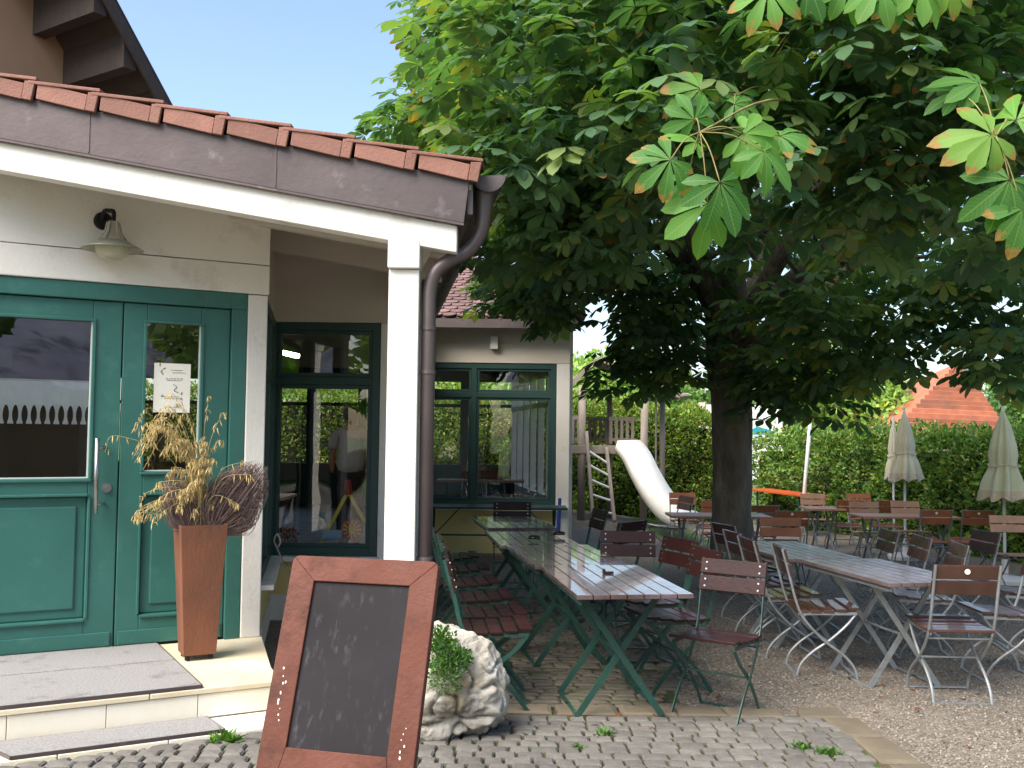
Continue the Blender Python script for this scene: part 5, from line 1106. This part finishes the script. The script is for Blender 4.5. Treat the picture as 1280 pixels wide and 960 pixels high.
pos, dr, nm, sz = [np.array(q) for q in LV]
near = (pos[:, 1] < 10.5)
org = np.array([TX, TY_, tz])
shade = RNG.random(len(pos)); sick = RNG.random(len(pos))
scatter('crown', 'chestnut_leaf', LEAF5[0], LEAF5[1], pos[near]-org, basis(dr[near], nm[near]), sz[near], shade[near], LEAF5[2], sick[near], CH)
scatter('crown', 'chestnut_leaf', LEAF5S[0], LEAF5S[1], pos[~near]-org, basis(dr[~near], nm[~near]), sz[~near]*1.12, shade[~near], LEAF5S[2], sick[~near], CH)
# near hanging sprays of large leaves: (centre, joint) list given as photo points at their own distance
SPR = [[], [], [], []]
def spray(joint, leaves, D, sz, twig_from, label=None):
    J = PY(joint[0], joint[1], D); b = MB(); pp = []; dd = []; nn_ = []; ss = []
    tw = [V(twig_from), V(twig_from).lerp(J, .6)+Z*.1, J]; b.tube(catmull(tw, 5), [.009, .009, .008, .008, .007, .007, .006, .006, .005, .005, .004], 6)
    for (px, py, ang, tilt, s, dD) in leaves:
        c = PY(px, py, D+dD); b.tube(catmull([J, J.lerp(c, .5)+Z*.03, c], 4), .003, 5)
        a = math.radians(ang); d = V((math.cos(a), -.15, math.sin(a))); n = V((0, -1, .55+tilt)); pp.append(np.array(c)-org); dd.append(np.array(d)); nn_.append(np.array(n)); ss.append(s*sz)
    w = b.build('twig', 'sprig', CH, smooth=True); w.data.transform(Matrix.Translation(-V(org)))
    SPR[0].extend(pp); SPR[1].extend(dd); SPR[2].extend(nn_); SPR[3].extend(ss)
spray((875, 165), [(838, 200, 215, 0, 1.0, 0), (872, 178, 150, .3, .8, .1), (930, 168, -20, .2, 1.0, .1), (955, 190, -50, 0, 1.0, 0), (900, 228, -70, -.1, 1.15, -.1), (885, 255, -105, -.2, 1.1, 0), (868, 150, 110, .4, .8, .1), (860, 225, 230, 0, .7, .1), (975, 170, 10, .2, .8, .2)], 4.3, .20, (2.2, 6.6, 3.9))
spray((1245, 170), [(1240, 168, 205, 0, 1.1, 0), (1262, 225, -110, -.1, 1.1, 0), (1270, 150, 60, .2, 1.0, .1), (1278, 262, -95, -.1, .9, 0), (1225, 105, 160, .2, .9, .4), (1200, 115, 190, .2, .8, .5)], 4.3, .215, (3.6, 6.6, 3.9))
spray((990, -30), [(960, -10, 235, 0, 1.0, 0), (1010, -20, -60, 0, .8, 0), (1060, -25, 250, 0, .9, .1)], 4.5, .2, (2.4, 6.8, 4.6))
spray((1130, -35), [(1100, -20, 235, 0, 1.0, 0), (1150, -20, -50, 0, 1.0, 0), (1190, -25, -80, 0, .9, .1), (1125, -10, -100, 0, .8, 0)], 4.5, .2, (2.9, 6.8, 4.6))
for (jx, jy, D_, tf) in ((1010, 20, 5.6, (2.6, 7.0, 4.4)), (820, 20, 6.0, (1.8, 7.4, 4.6)), (1190, 60, 5.4, (3.2, 6.8, 4.4)), (730, 230, 7.2, (1.2, 8.2, 3.9)), (640, 190, 7.4, (.6, 8.4, 4.2)), (920, 120, 5.4, (2.2, 7.2, 4.2)), (690, 120, 7.0, (1.0, 8.4, 4.6))):
    lv = [(jx+random.uniform(-60, 60), jy+random.uniform(-25, 60), random.uniform(180, 360), random.uniform(-.1, .3), random.uniform(.8, 1.1), random.uniform(-.2, .3)) for _ in range(8)]
    spray((jx, jy), lv, D_, .19, tf)
N = len(SPR[0]); SP = [np.array(q) for q in SPR]; vi = RNG.integers(0, 7, N)
for q in range(7):
    k_ = vi == q; t_ = L7[q]; nq = int(k_.sum())
    if nq: scatter('low_foliage', 'sunlit_leaf', t_[0], t_[1], SP[0][k_], basis(SP[1][k_], SP[2][k_]+RNG.normal(0, .3, (nq, 3))), SP[3][k_], RNG.random(nq)*.9, t_[2], RNG.random(nq), CH, sv=t_[3])
# ------------------------------------------------------------------ light
w = bpy.data.worlds.new('World'); S.world = w; w.use_nodes = True; nt = w.node_tree; nt.nodes.clear()
SE, SA = math.radians(49), math.radians(225)   # sun high behind the camera, to its left: azimuth measured from +Y clockwise
sky = nt.nodes.new('ShaderNodeTexSky'); sky.sky_type = 'NISHITA'; sky.sun_disc = False; sky.sun_elevation = SE; sky.sun_rotation = SA; sky.dust_density = 2.2; sky.air_density = 1.0
bg = nt.nodes.new('ShaderNodeBackground'); bg.inputs[1].default_value = .125; ou_ = nt.nodes.new('ShaderNodeOutputWorld'); nt.links.new(sky.outputs[0], bg.inputs[0]); nt.links.new(bg.outputs[0], ou_.inputs[0])
ld = bpy.data.lights.new('sun', 'SUN'); ld.energy = 3.0; ld.angle = math.radians(45); ld.color = (1, .95, .88); lo = bpy.data.objects.new('sun', ld); COL.objects.link(lo)
sd_ = V((math.sin(SA)*math.cos(SE), math.cos(SA)*math.cos(SE), math.sin(SE))); lo.rotation_euler = (-sd_).to_track_quat('-Z', 'Y').to_euler()
S.view_settings.view_transform = 'Standard'; S.view_settings.look = 'None'; S.view_settings.exposure = 1.4; S.view_settings.gamma = 1
S.cycles.max_bounces = 8; S.cycles.transparent_max_bounces = 12; S.cycles.use_denoising = True
